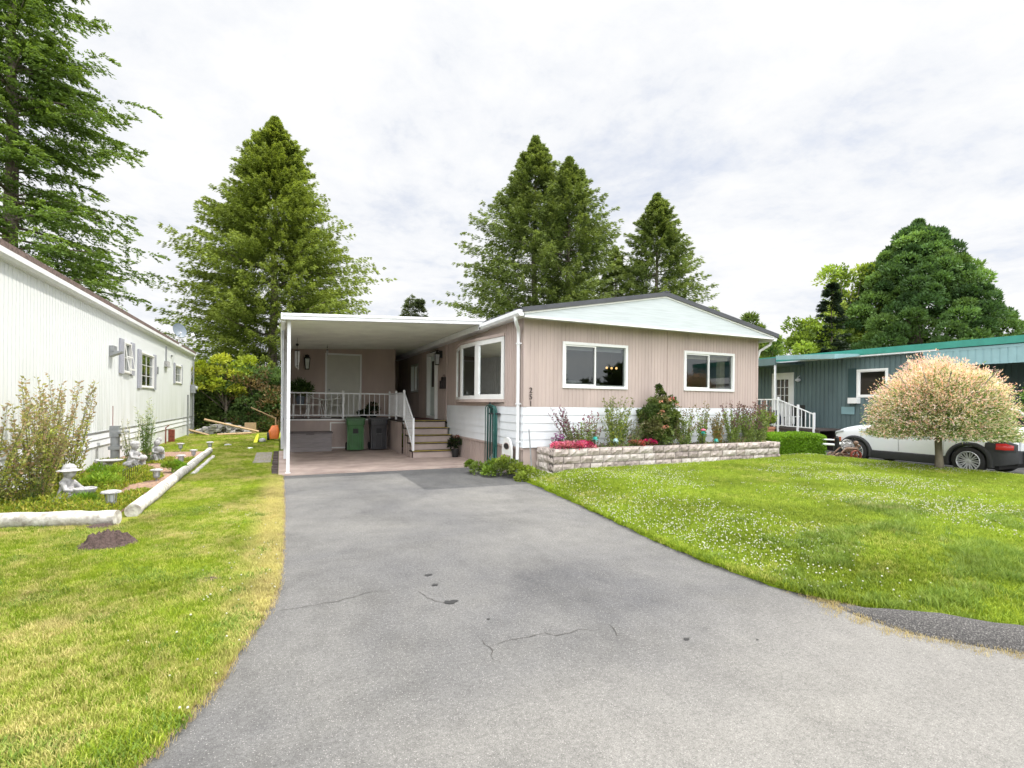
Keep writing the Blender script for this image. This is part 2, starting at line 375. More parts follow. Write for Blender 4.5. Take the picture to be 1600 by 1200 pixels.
# --- lawn material: green, yellow and dry straw
def lawnmat(name, dry=.5, green=(.13,.24,.015), g2=(.10,.17,.012), straw=(.42,.32,.12), edge=True):
    m, nt, bs = newmat(name); v = coords(nt, 'Position')
    base = ramp(nt, nz(nt, v, 1.1, 6, .65), [(.32, g2), (.6, green)])
    fine = ramp(nt, nz(nt, v, 55, 3, .7), [(.25,.6),(.75,1.25)])
    dr = ramp(nt, nz(nt, coords(nt,'Position',(1.3,.9,1)), .9, 7, .7), [(.62-dry*.22, 0.), (.80-dry*.16, 1.)])
    c = mixc(nt, mth(nt, 'MULTIPLY', dr, .85), base, straw)
    if name.startswith('left'):
        sp = nt.nodes.new('ShaderNodeSeparateXYZ'); lnk(nt, v, sp.inputs[0])
        ed = mth(nt, 'MULTIPLY', mth(nt, 'ADD', sp.outputs['X'], .52), 3.0, True)
        ed = mth(nt, 'MULTIPLY', ed, mth(nt, 'ADD', nz(nt, v, 3.5, 4), .35), True)
        ed = mth(nt, 'MULTIPLY', ed, mth(nt, 'MULTIPLY', mth(nt, 'SUBTRACT', 12.5, sp.outputs['Y']), .4, True))
        c = mixc(nt, ed, c, (.40,.30,.13))
    c = mixc(nt, 1., c, fine, 'MULTIPLY')
    lnk(nt, c, bs.inputs['Base Color']); bs.inputs['Roughness'].default_value = .9; bs.inputs['Specular IOR Level'].default_value = .1
    bump(nt, bs, nz(nt, v, 70, 4, .7), .9, .03)
    return m
M['lawn_left'] = lawnmat('left_lawn', .74, (.24,.31,.02), (.17,.25,.018))
M['lawn_right'] = lawnmat('right_lawn', .12, (.21,.30,.014), (.15,.23,.012))
M['earth'] = lawnmat('far_ground', .5, (.14,.20,.02), (.09,.13,.015))
def asphaltmat():
    m, nt, bs = newmat('asphalt'); v = coords(nt, 'Position')
    big = ramp(nt, nz(nt, v, .42, 7, .62, .4), [(.28,(.084,.084,.088)),(.46,(.117,.115,.113)),(.66,(.152,.148,.139))])
    pat = ramp(nt, nz(nt, coords(nt,'Position',(1,.8,1)), 1.1, 5, .55), [(.36,.86),(.5,1.0),(.72,1.06)])
    c = mixc(nt, 1., big, pat, 'MULTIPLY')
    # the older, paler road surface nearer the street
    sp = nt.nodes.new('ShaderNodeSeparateXYZ'); lnk(nt, v, sp.inputs[0])
    edge = mth(nt, 'ADD', sp.outputs['Y'], mth(nt, 'ADD', mth(nt, 'MULTIPLY', sp.outputs['X'], -.18), mth(nt, 'MULTIPLY', nz(nt, v, .8, 4), 1.5)))
    c = mixc(nt, mth(nt, 'MULTIPLY', mth(nt, 'SUBTRACT', 3.4, edge), .8, True), c, mixc(nt, .55, c, (.235,.225,.205)))
    fine = nz(nt, v, 150, 3, .85); mid = nz(nt, v, 42, 4, .75)
    c = mixc(nt, 1., c, ramp(nt, fine, [(.30,.55),(.5,1.0),(.70,1.5)]), 'MULTIPLY')
    c = mixc(nt, 1., c, ramp(nt, mid, [(.30,.72),(.5,1.0),(.70,1.25)]), 'MULTIPLY')
    c = mixc(nt, 1., c, ramp(nt, nz(nt, coords(nt,'Position',(1,.7,1)), 5, 6, .7), [(.30,.86),(.5,1.0),(.72,1.1)]), 'MULTIPLY')
    vo = nt.nodes.new('ShaderNodeTexVoronoi'); vo.inputs['Scale'].default_value = 60; lnk(nt, v, vo.inputs['Vector'])
    c = mixc(nt, ramp(nt, vo.outputs['Distance'], [(.12,.6),(.2,0.)]), c, (.40,.38,.36))
    lnk(nt, c, bs.inputs['Base Color']); bs.inputs['Roughness'].default_value = .93; bs.inputs['Specular IOR Level'].default_value = .2
    bump(nt, bs, fine, .8, .006); return m
M['asphalt'] = asphaltmat()
g = MB(); Rr = 600
rings = [[(rr_*math.cos(2*math.pi*i/48)+2, rr_*math.sin(2*math.pi*i/48)+10, -.035) for i in range(48)] for rr_ in (1e-2, 20, 80, Rr)]
g.loft(rings, False); o = g.build('ground', M['earth']); o['kind'] = 'structure'
er = seg_ip(0, EDGE_R); el = seg_ip(0, EDGE_L)
def jit(p, s=.028): return (p[0]+random.uniform(-s,s), p[1]+random.uniform(-s,s))
# driveway and road: one asphalt sheet tucked under the lawn edges
drv = [(-14,.75),(-6,.95),(-3,1.25),(-1.7,1.65),(-1.0,2.25),(-.6,2.9),(-.45,3.3),(-.3,4.1),(-.16,4.8),(-.12,6),(-.1,8),(-.1,11.9),(4.9,11.9),(4.9,9.2),(4.6,7.5),(4.3,5.4),(4.1,3.9),(4.16,3),(4.3,2.4),(4.6,1.85),(5.1,1.4),(6,1.1),(8,.9),(14.2,.7),(40,.7),(40,-9),(-40,-9),(-40,.75)]
poly_grid('driveway', drv, .8, lambda x,y: 0.0, M['asphalt'])
lawnR = [jit(p) for p in er[1:]]
lawnR = [er[0]]+lawnR+[(14.2,3),(14.22,5.1),(14.35,8),(14.6,9.9),(14.9,11.5),(14.9,22),(12.1,22),(12.1,9.95),(4.9,9.95)]
poly_grid('lawn', lawnR, .25, lambda x,y: gz(x,y)+.006*math.sin(x*5)*math.sin(y*4.3), M['lawn_right'])
lawnL = [jit(p) for p in el]+[(-.02,12.2),(-.02,24),(2,40),(-14,40)]
poly_grid('lawn', lawnL, .3, lambda x,y: .012+.008*math.sin(x*4)*math.sin(y*3.3)+.008, M['lawn_left'])
nd = [(14.1,.6),(14.1,5),(14.2,8),(14.45,10),(14.7,12.5),(18.5,12.5),(18.5,.6)]
poly_grid('neighbour_driveway', nd, .8, lambda x,y: -.006, M['asphalt'])
# pinkish painted concrete floor of the carport
M['slab'] = pm('painted_concrete', (.42,.33,.285), .14, 1.7, .75, bmp=.15, bscale=80, col2=(.27,.205,.18))
b = MB(); b.box(-.02, 4.79, 11.84, 17.5, -.05, .035); b.build('carport_floor', M['slab'])['kind'] = 'structure'
# asphalt kerb, rounded, black aggregate
m, nt, bs = newmat('kerb_asphalt'); v = coords(nt,'Position'); c = ramp(nt, nz(nt, v, 95, 3, .8), [(.35,(.035,.033,.034)),(.55,(.10,.095,.09)),(.72,(.34,.32,.30))])
lnk(nt, c, bs.inputs['Base Color']); bs.inputs['Roughness'].default_value = .95; bump(nt, bs, nz(nt, v, 80, 3, .8), 1., .02); M['kerb'] = m
kp = seg_ip(0, [(4.10,2.62),(4.10,2.40),(4.18,2.08),(4.46,1.70),(4.93,1.26),(5.68,.93),(7,.73),(10,.58),(14.2,.48)])
rings = []
for i, p in enumerate(kp):
    a = np.array(kp[max(i-1,0)]); c_ = np.array(kp[min(i+1,len(kp)-1)]); d = (c_-a)/np.linalg.norm(c_-a); nrm = np.array([-d[1], d[0]])  # towards lawn
    if nrm[0]+nrm[1] < 0: nrm = -nrm
    hgt = .125*sm((i+1)/5.)+.004; w = .155*sm((i+3)/7.)+.03; ring = []
    for q in range(8):
        tt = q/7.; prof = math.sin(math.pi*min(1, tt*.62+.0))**.8 if tt > 0 else 0
        ring.append((p[0]-nrm[0]*(w*.75)+nrm[0]*w*1.25*tt+random.uniform(-.006,.006), p[1]-nrm[1]*w*.75+nrm[1]*w*1.25*tt+random.uniform(-.006,.006), -.01+hgt*prof+random.uniform(-.004,.006)*prof))
    rings.append(ring)
k = MB(); k.loft(rings, False, False); o = k.build('kerb', M['kerb'], smooth_='all'); o['kind'] = 'structure'
# cracks, stains in the asphalt (thin strips 4 mm up)
M['crack'] = pm('crack', (.06,.055,.05), .2, 9, .95)
cr = MB()
def crack(pts, w):
    P = [];
    for i in range(len(pts)-1):
        a = np.array(pts[i]); b_ = np.array(pts[i+1]); n = max(2, int(np.linalg.norm(b_-a)/.05))
        for j in range(n): P.append(a+(b_-a)*j/n+RNG.normal(size=2)*.009)
    P = np.array(P); 
    for i in range(len(P)-1):
        d = P[i+1]-P[i]; nn = np.array([-d[1],d[0]]); nn = nn/max(np.linalg.norm(nn),1e-5); f = math.sin(math.pi*min(.97,(i+1)/len(P)))**.4; ww = w*f*(.5+random.random())
        w2 = w*math.sin(math.pi*min(.97,(i+2)/len(P)))**.4*(.5+random.random())
        a1, a2 = P[i]-nn*ww/2, P[i]+nn*ww/2; b1, b2 = P[i+1]-nn*w2/2, P[i+1]+nn*w2/2
        cr.quad((*a1,.004),(*b1,.004),(*b2,.004),(*a2,.004))
def g0(u, v):
    th = R(.555); du = u-800; dv = v-630.5; x = du*math.cos(th)+dv*math.sin(th); y = -du*math.sin(th)+dv*math.cos(th); k_ = x/786.; t = 1.6*786/y
    return ((math.sin(CA)+k_*math.cos(CA))*t, (math.cos(CA)-k_*math.sin(CA))*t)
crack([g0(*p) for p in [(438,955),(480,948),(530,940),(570,927),(615,922)]], .006)
crack([g0(*p) for p in [(655,925),(665,935),(690,942),(700,947)]], .006)
crack([g0(*p) for p in [(765,1010),(800,1000),(850,991),(880,992),(905,985),(950,985)]], .005)
crack([g0(*p) for p in [(755,1000),(765,1012),(772,1030),(790,1040)]], .005)
crack([g0(*p) for p in [(950,975),(965,992),(985,995)]], .005)
crack([g0(*p) for p in [(1030,858),(1055,850),(1090,862)]], .005)
crack([g0(*p) for p in [(560,833),(620,832)]], .004)
cr.build('pavement_crack', M['crack'])['kind'] = 'structure'
tar = MB()
for u, v_, s_ in ((668,899,.045),(680,914,.038),(704,941,.055),(763,968,.014),(1073,999,.03),(1183,1000,.012)):
    x, y = g0(u, v_); tar.add([(x+s_*random.uniform(.3,1.25)*math.cos(a), y+s_*random.uniform(.3,1.1)*math.sin(a), .005) for a in [2*math.pi*i/15 for i in range(15)]], [tuple(range(15))])
M['tar'] = pm('tar', (.02,.02,.02), .2, 9, .6); tar.build('tar_spots', M['tar'])['kind'] = 'structure'
# ================================================================ RIBBED WALLS
def ribbed(mb, axis, c, a0, a1, zb, zt, out, period=.10, dep=.012, holes=(), duty=.62, ztf=None, mi=0, pat=None):
    """vertical ribbed sheet in plane axis=c from a0..a1; out = +-1 facing side; holes: (a,b,z0,z1)"""
    br = set([a0, a1]); prof = []
    x = a0; on = True
    ev = []
    while x < a1:
        w = period*duty if on else period*(1-duty)
        ev.append((x, min(x+w, a1), on)); x += w; on = not on
    for h in holes: br.add(h[0]); br.add(h[1])
    sl = []
    for s0, s1, on in ev:
        cuts = sorted([s0, s1]+[q for q in br if s0 < q < s1])
        for i in range(len(cuts)-1): sl.append((cuts[i], cuts[i+1], on))
    def pt(a, d, z): return (c+out*d, a, z) if axis == 'x' else (a, c+out*d, z)
    prev = None
    for s0, s1, on in sl:
        d = dep if on else 0.; m_ = (s0+s1)/2
        iv = [(zb, None)]
        hs = sorted([(h[2], h[3]) for h in holes if h[0] < m_ < h[1]])
        segs = []; z = zb
        for h0, h1 in hs: segs.append((z, h0)); z = h1
        segs.append((z, 'top'))
        for z0, z1 in segs:
            za = ztf(s0) if z1 == 'top' and ztf else (zt if z1 == 'top' else z1); zc = ztf(s1) if z1 == 'top' and ztf else (zt if z1 == 'top' else z1)
            mb.quad(pt(s0,d,z0), pt(s1,d,z0), pt(s1,d,zc), pt(s0,d,za), mi)
            if prev is not None and prev != d:
                mb.quad(pt(s0,prev,z0), pt(s0,d,z0), pt(s0,d,za), pt(s0,prev,za), mi)
        prev = d
def lap(mb, axis, c, a0, a1, zb, zt, out, n, dep=.016, mi=0):
    h = (zt-zb)/n
    def pt(a, d, z): return (c+out*d, a, z) if axis == 'x' else (a, c+out*d, z)
    for i in range(n):
        z0, z1 = zb+i*h, zb+(i+1)*h
        mb.quad(pt(a0,dep,z0), pt(a1,dep,z0), pt(a1,.002,z1), pt(a0,.002,z1), mi)
        mb.quad(pt(a0,0,z0), pt(a1,0,z0), pt(a1,dep,z0), pt(a0,dep,z0), mi)
    for a in (a0, a1):
        for i in range(n):
            mb.add([pt(a,0,zb+i*h), pt(a,dep,zb+i*h), pt(a,.002,zb+(i+1)*h), pt(a,0,zb+(i+1)*h)], [(0,1,2,3)], mi)
def frame(mb, axis, c, a0, a1, z0, z1, w, d0, d1, mi=0):
    """rectangular ring from plane c+d0 to c+d1"""
    def bx(p,q,r_,s_):
        if axis == 'x': mb.box(c+d0, c+d1, p, q, r_, s_, mi)
        else: mb.box(p, q, c+d0, c+d1, r_, s_, mi)
    bx(a0, a1, z0, z0+w); bx(a0, a1, z1-w, z1); bx(a0, a0+w, z0+w, z1-w); bx(a1-w, a1, z0+w, z1-w)
def slider(parent, axis, c, out, a0, a1, z0, z1, mull, w=.065, label=None, grid=None, mat='white', gl='glass'):
    """slider window whose outer casing sits proud of the wall"""
    f = MB(); frame(f, axis, c, a0, a1, z0, z1, w, -out*.04, out*.035)
    win = f.build('window', M[mat], parent, bevel=.004, label=label)
    s = MB()
    if mull is not None:
        frame(s, axis, c, a0+w, mull+.02, z0+w, z1-w, .032, -out*.03, out*.012)
        frame(s, axis, c, mull-.02, a1-w, z0+w, z1-w, .028, -out*.055, -out*.0305)
    else: frame(s, axis, c, a0+w, a1-w, z0+w, z1-w, .03, -out*.03, out*.01)
    if grid:
        nx, nz_ = grid
        for i in range(1, nx):
            a = a0+w+(a1-a0-2*w)*i/nx; (s.box(c-out*.022, c-out*.006, a-.008, a+.008, z0+w, z1-w) if axis == 'x' else s.box(a-.008, a+.008, c-out*.022, c-out*.006, z0+w, z1-w))
        for i in range(1, nz_):
            z = z0+w+(z1-z0-2*w)*i/nz_; (s.box(c-out*.0225, c-out*.0055, a0+w, a1-w, z-.008, z+.008) if axis == 'x' else s.box(a0+w, a1-w, c-out*.0225, c-out*.0055, z-.008, z+.008))
    s.build('sash', M[mat], win)
    g_ = MB()
    cc = c-out*.026
    if axis == 'x': g_.quad((cc,a0+w,z0+w),(cc,a1-w,z0+w),(cc,a1-w,z1-w),(cc,a0+w,z1-w))
    else: g_.quad((a0+w,cc,z0+w),(a1-w,cc,z0+w),(a1-w,cc,z1-w),(a0+w,cc,z1-w))
    g_.build('pane', M[gl], win)
    return win
# ================================================================ MAIN HOUSE
HX0, HX1, HY0, HY1 = 4.79, 11.98, 9.8, 26.0
H = thing('mobile_home', 'tan ribbed mobile home numbered 251 with white lap skirting and low gabled roof', 'house', (8.4, 9.8, 0))
ZB, ZS, ZW = .64, 1.53, 3.46
W1 = (5.75, 7.55, 1.96, 3.01, 6.63); W2 = (9.31, 11.08, 1.97, 2.99, 10.17)
f = MB(); ribbed(f, 'y', HY0, HX0+.06, HX1-.05, ZS, ZW, -1, .098, .007, [(W1[0]+.03,W1[1]-.03,W1[2]+.03,W1[3]-.03),(W2[0]+.03,W2[1]-.03,W2[2]+.03,W2[3]-.03)])
f.box(8.775, 8.80, HY0-.018, HY0, ZS, ZW)
f.box(HX0-.006, HX0+.06, HY0-.02, HY0+.05, ZS, ZW); f.box(HX1-.05, HX1+.012, HY0-.02, HY0+.05, .62, ZW)
f.build('front_wall', M['tan'], H)
f = MB(); lap(f, 'y', HY0, HX0-.004, HX1-.05, ZB, ZS, -1, 5); f.build('skirting', M['white_siding'], H)
f = MB(); f.box(HX0+.02, HX1, HY0+.03, HY0+.10, -.05, ZB); f.build('base', M['tan_base'], H)
# long side wall facing the carport
Y1, Y2, Y3, Y4 = 15.45, 16.42, 17.52, 18.78
f = MB(); ribbed(f, 'x', HX0, HY0+.05, 10.80, ZS, 3.5, -1, .098, .012)
ribbed(f, 'x', HX0, 14.36, 15.3, ZS, 3.6, -1, .098, .003)
f.quad((HX0,10.8,ZS),(HX0,14.36,ZS),(HX0,14.36,1.70),(HX0,10.8,1.70)); f.quad((HX0,10.8,3.2),(HX0,14.36,3.2),(HX0,14.36,3.6),(HX0,10.8,3.6))
f.box(HX0-.03, HX0, 15.30, 15.48, 1.05, 3.6)
ribbed(f, 'x', HX0+.03, 15.48, Y2, 1.05, 3.6, -1, .12, .012)
f.box(HX0-.05, HX0+.2, Y3, Y3+.06, 1.05, 3.6)
ribbed(f, 'x', HX0-.02, Y3+.06, Y4, 1.05, 3.6, -1, .12, .012)
f.box(HX0-.03,HX0+.2, Y4, Y4+.06, 1.05, 3.6)
ribbed(f, 'x', HX0+.02, Y4+.06, HY1, 1.0, 3.6, -1, .12, .010, [(18.9,20.1,2.0,3.1)])
f.quad((HX0+.1,Y2,3.35),(HX0+.1,Y3,3.35),(HX0+.1,Y3,3.6),(HX0+.1,Y2,3.6))
f.build('side_wall', M['tan'], H)
f = MB(); lap(f, 'x', HX0, HY0-.004, 15.28, ZB, ZS, -1, 5); f.build('skirting', M['white_siding'], H)
f = MB(); ribbed(f, 'x', HX0+.02, HY0+.03, 15.3, -.03, ZB, -1, .2, .012, duty=.88); f.box(HX0-.018, HX0+.02, HY0+.03, 15.3, ZB-.05, ZB); f.build('base', M['tan_base'], H)
# far walls, floor and ceiling close the rooms
f = MB(); f.box(HX1, HX1+.03, HY0+.05, HY1, 0, ZW); f.box(HX0, HX1, HY1, HY1+.05, 0, ZW); f.build('rear_wall', M['tan'], H)
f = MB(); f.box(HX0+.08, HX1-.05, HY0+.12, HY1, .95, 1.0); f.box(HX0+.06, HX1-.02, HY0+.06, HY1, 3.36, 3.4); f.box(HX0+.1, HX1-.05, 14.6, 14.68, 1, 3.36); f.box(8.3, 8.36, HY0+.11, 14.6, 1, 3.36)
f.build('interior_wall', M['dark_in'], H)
# gable, soffit, roof
GX0, GX1, GXC, GY = 4.60, 12.10, 8.36, 9.40
gb = MB(); gb.add([(GX0,GY,3.43),(GX1,GY,3.43),(GX1,GY,3.47),(GXC,GY,4.19),(GX0,GY,3.50),(GX0,GY+.03,3.43),(GX1,GY+.03,3.43),(GX1,GY+.03,3.47),(GXC,GY+.03,4.19),(GX0,GY+.03,3.50)],
  [(0,1,2,3,4),(9,8,7,6,5),(0,4,9,5),(1,6,7,2),(0,5,6,1),(2,7,8,3),(3,8,9,4)]); gb.build('gable', M['gable'], H)
gb = MB(); gb.prism([(GX0-.01,3.47),(GXC,4.165),(GX1+.01,3.44),(GX1+.01,3.48),(GXC,4.205),(GX0-.01,3.515)], 'y', GY-.018, GY-.001)
gb.box(GX0, GX1, GY-.016, GY-.001, 3.40, 3.435); gb.build('gable_trim', M['white'], H)
sf = MB(); sf.box(GX0, GX1, GY+.03, HY0-.005, 3.445, 3.46); sf.box(GX0-.02, HX0-.008, HY0-.005, 28, 3.46, 3.475); sf.box(HX1+.015, GX1, HY0, HY1, 3.445, 3.46); sf.build('soffit', M['white_siding'], H)
rf = MB(); zt = .10
for xa, xb, za, zb in ((GX0-.06, GXC, 3.50, 4.20), (GXC, GX1+.16, 4.20, 3.45)):
    rf.add([(xa,GY-.05,za),(xb,GY-.05,zb),(xb,GY-.05,zb+zt),(xa,GY-.05,za+zt),(xa,27,za),(xb,27,zb),(xb,27,zb+zt),(xa,27,za+zt)], [(0,1,2,3),(7,6,5,4),(0,4,5,1),(1,5,6,2),(2,6,7,3),(3,7,4,0)])
rf.box(GXC-.06, GXC+.06, GY-.06, 27.01, 4.285, 4.315)
r = 0
y = GY+.4
while y < 27:
    for xa, xb, za, zb in ((GX0-.06, GXC, 3.60, 4.30), (GXC, GX1+.16, 4.30, 3.55)):
        rf.add([(xa,y,za),(xb,y,zb),(xb,y,zb+.03),(xa,y,za+.03),(xa,y+.03,za),(xb,y+.03,zb),(xb,y+.03,zb+.03),(xa,y+.03,za+.03)], [(0,1,2,3),(7,6,5,4),(0,4,5,1),(1,5,6,2),(2,6,7,3),(3,7,4,0)])
    y += .42
rf.build('roof', M['roof_metal'], H)
def gutter(x_in, x_out, y0, y1, z0, z1, parent, mat='white_metal', name='gutter'):
    s = 1 if x_out > x_in else -1; d = abs(x_out-x_in)
    pr = [(x_in, z0+.0), (x_in, z1), (x_in+s*.006, z1), (x_in+s*.006, z0+.008), (x_in+s*d*.62, z0+.008), (x_in+s*(d-.012), z0+.055), (x_in+s*(d-.012), z1-.012), (x_in+s*(d-.03), z1-.012), (x_in+s*(d-.03), z1), (x_out, z1), (x_out, z0+.05), (x_in+s*d*.66, z0)]
    g_ = MB(); n = len(pr)
    g_.loft([[(p[0], y, p[1]) for p in pr] for y in (y0, y1)], False)
    for y in (y0, y1): g_.add([(x_in,y,z0),(x_in+s*d*.66,y,z0),(x_out,y,z0+.05),(x_out,y,z1),(x_in,y,z1)], [(0,1,2,3,4)])
    return g_.build(name, M[mat], parent)
gutter(GX0-.03, GX0-.16, GY-.03, 11.6, 3.42, 3.545, H); gutter(GX1+.02, GX1+.15, GY+.0, HY1, 3.36, 3.47, H)
f = MB(); f.box(GX0-.085, GX0-.062, 11.86, HY1, 3.44, 3.585); f.box(GX0-.062, HX0-.01, 11.86, HY1, 3.44, 3.458); f.build('eave_fascia', M['white_metal'], H)
d = MB(); d.tube([(4.50,9.62,3.46),(4.50,9.62,3.36),(4.56,9.68,3.27),(4.68,9.86,3.22),(4.715,9.92,3.14),(4.72,9.93,3.0),(4.72,9.93,.10)], [.045,.042,.04,.04,.04,.038,.038], 8)
for z in (2.9, 1.58, .75): d.box(4.675, 4.79, 9.885, 9.975, z, z+.03)
d.build('downspout', M['white_metal'], H, True)
d = MB(); d.tube([(12.2,9.55,3.37),(12.2,9.58,3.28),(12.12,9.68,3.2),(12.05,9.78,3.12),(12.04,9.86,2.9),(12.04,9.9,.2)], .036, 8); d.build('downspout', M['white_metal'], H, True)
# windows in the front wall
w = slider(H, 'y', HY0, -1, W1[0], W1[1], W1[2], W1[3], W1[4], label='left front window with lit pendant lamp behind the glass')
w2_ = slider(H, 'y', HY0, -1, W2[0], W2[1], W2[2], W2[3], W2[4], label='right front window with a cream curtain at its edge')
bl = MB(); bl.box(5.85, 7.45, HY0+.10, HY0+.125, 2.84, 2.93); bl.box(5.86, 7.0, HY0+.35, HY0+.75, 2.02, 2.10); bl.box(5.9,6.6,HY0+.5,HY0+.54,2.02,2.16); bl.build('sill_shelf', M['blind'], w)
cu = MB()
n = 26
rg = [[(10.62+.30*i/n, HY0+.16+.022*math.sin(i*1.5), z) for i in range(n+1)] for z in (1.4, 2.96)]
cu.loft(rg, False, False); cu.box(9.45, 10.95, HY0+.10, HY0+.12, 2.80, 2.9); cu.build('curtain', M['curtain'], w2_)
LPX = xat(955, 10.75)
for dx in (-.15, 0, .15):
    la = MB(); la.sphere((LPX+dx, 10.75, 2.54+.02*abs(dx)), .030, 8, 6); la.build('bulb', M['bulb'], w)
la = MB(); la.tube([(LPX,10.75,3.36),(LPX,10.75,2.30)], .01, 5)
for dx in (-.15, .15): la.tube([(LPX,10.75,2.44),(LPX+dx*.6,10.75,2.40),(LPX+dx,10.75,2.50)], .009, 5)
la.build('pendant_lamp', M['black'], w)
# bow window on the side wall
A, B, C_, D_ = (4.775,10.85), (4.56,12.12), (4.51,13.2), (4.755,14.32)
bz0, bz1 = 1.70, 3.19
bw = MB()
def panel(mb, p, q, fr, z0, z1, th, off=0.):
    p = Vector((*p,0)); q = Vector((*q,0)); d = (q-p).normalized(); n_ = Vector((-d.y, d.x, 0)); n_ = n_ if n_.x < 0 else -n_
    L_ = (q-p).length
    def bx(a0, a1, za, zb):
        vs = []
        for z in (za, zb):
            for a, t_ in ((a0,-th),(a1,-th),(a1,0),(a0,0)):
                v_ = p+d*a+n_*(t_+off); vs.append((v_.x, v_.y, z))
        mb.add(vs, [(0,3,2,1),(4,5,6,7),(0,1,5,4),(1,2,6,5),(2,3,7,6),(3,0,4,7)])
    bx(0, L_, z0, z0+fr); bx(0, L_, z1-fr, z1); bx(0, fr, z0+fr, z1-fr); bx(L_-fr, L_, z0+fr, z1-fr)
    return p, q, n_, d, L_
for p, q, fr in ((A,B,.12),(B,C_,.10),(C_,D_,.07)): panel(bw, p, q, fr, bz0, bz1, .05)
bow = bw.build('bow_window', M['white'], H, bevel=.005)
pn = MB(); bb = MB()
for p, q in ((A,B),(B,C_),(C_,D_)):
    P_, Q_ = Vector((*p,0)), Vector((*q,0)); d_ = (Q_-P_).normalized(); n_ = Vector((-d_.y,d_.x,0)); n_ = n_ if n_.x < 0 else -n_
    a, b_ = P_-n_*.03+d_*.05, Q_-n_*.03-d_*.05; pn.quad((a.x,a.y,bz0+.06),(b_.x,b_.y,bz0+.06),(b_.x,b_.y,bz1-.06),(a.x,a.y,bz1-.06))
pn.build('pane', M['bow_glass'], bow)
P_, Q_ = Vector((*A,0)), Vector((*B,0)); d_ = (Q_-P_).normalized()
for i in range(38):
    z = 1.76+i*.0375
    if z > 3.12: break
    a = P_+d_*.1+Vector((.12,0,0)); b_ = P_+d_*1.02+Vector((.12,0,0))
    bb.quad((a.x,a.y,z),(b_.x,b_.y,z),(b_.x+.022,b_.y,z+.024),(a.x+.022,a.y,z+.024))
bb.build('venetian_blind', M['blind'], bow)
cs = MB(); ft = [(4.79,10.80),(4.79,14.37),(4.755,14.37),(4.49,13.22),(4.535,12.1),(4.755,10.80)]
cs.prism(ft, 'z', bz0-.07, bz0-.001); cs.prism(ft, 'z', bz1+.001, bz1+.07); cs.build('bow_window_box', M['tan'], H)
# front door in its recess, small window
f = MB(); frame(f, 'x', HX0+.02, Y2, Y3, 1.05, 3.32, .10, -.10, .06); dr = f.build('door', M['white'], H, bevel=.004)
f = MB(); f.box(HX0+.05, HX0+.09, Y2+.1, Y3-.1, 1.08, 3.22); f.build('door_leaf', M['door_mint'], dr)
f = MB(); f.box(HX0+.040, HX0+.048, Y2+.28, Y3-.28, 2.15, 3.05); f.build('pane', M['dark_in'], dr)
f = MB(); f.tube([(HX0+.05,Y2+.17,2.02),(HX0-.01,Y2+.17,2.02),(HX0-.01,Y2+.29,2.02)], .012, 6); f.build('handle', M['black'], dr)
slider(H, 'x', HX0+.01, -1, 18.9, 20.1, 2.0, 3.1, 19.5)
def lantern(x, y, z, parent, name='wall_lamp', s=1., label=None, dirv=(0,-1)):
    l = MB(); px, py = dirv
    l.box(x-.055*s, x+.055*s, y-.012 if py else y-.055*s, y+.012 if py else y+.055*s, z+.02*s, z+.22*s)
    cx, cy = x+px*.11*s, y+py*.11*s
    l.tube([(x,y,z+.17*s),(x+px*.06*s,y+py*.06*s,z+.23*s),(cx,cy,z+.2*s)], .012*s, 6)
    l.loft([rr(cx,cy,.085*s,.085*s,.02*s,z+.12*s), rr(cx,cy,.02*s,.02*s,.01*s,z+.2*s)]); l.loft([rr(cx,cy,.05*s,.05*s,.01*s,z-.19*s), rr(cx,cy,.055*s,.055*s,.01*s,z-.17*s)])
    for sx in (-1,1):
        for sy in (-1,1): l.tube([(cx+sx*.045*s,cy+sy*.045*s,z-.18*s),(cx+sx*.07*s,cy+sy*.07*s,z+.12*s)], .008*s, 4)
    o_ = l.build(name, M['black'], parent, label=label)
    q = MB(); q.loft([rr(cx,cy,.038*s,.038*s,.01*s,z-.165*s), rr(cx,cy,.058*s,.058*s,.01*s,z+.11*s)]); q.build('lamp_glass', M['clear_lens'], o_)
    return o_
lantern(HX0-.02, 15.95, 3.05, H, dirv=(-1,0), s=1.15)
f = MB(); f.box(HX0-.14, HX0-.035, 15.30, 15.52, 2.05, 2.42); f.box(HX0-.19,HX0-.14,15.34,15.5,2.05,2.3); f.tube([(HX0-.05,15.4,2.42),(HX0-.07,15.4,2.5),(HX0-.12,15.4,2.44)], .01, 5); f.build('mailbox', M['dark_wood'], H, bevel=.01)
# house number
def text_mesh(body, size, name, mat, parent, loc, rot, ext=.004):
    cu_ = bpy.data.curves.new(name, 'FONT'); cu_.body = body; cu_.size = size; cu_.extrude = ext; cu_.align_x = 'CENTER'; cu_.space_line = .88
    to = bpy.data.objects.new(name, cu_); COL.objects.link(to); bpy.context.view_layer.update()
    me = bpy.data.meshes.new_from_object(to.evaluated_get(bpy.context.evaluated_depsgraph_get())); bpy.data.objects.remove(to)
    mt = Matrix.Translation(Vector(loc)-Vector(ORG[parent.name])) @ rot.to_4x4(); me.transform(mt)
    o_ = mesh_obj(name, me, M[mat], parent); return o_
t_ = text_mesh('2\n5\n1', .165, 'house_number', 'dark_wood', H, (4.955, 9.772, 1.84), Matrix.Rotation(R(90), 3, 'X'), .006)
me = t_.data
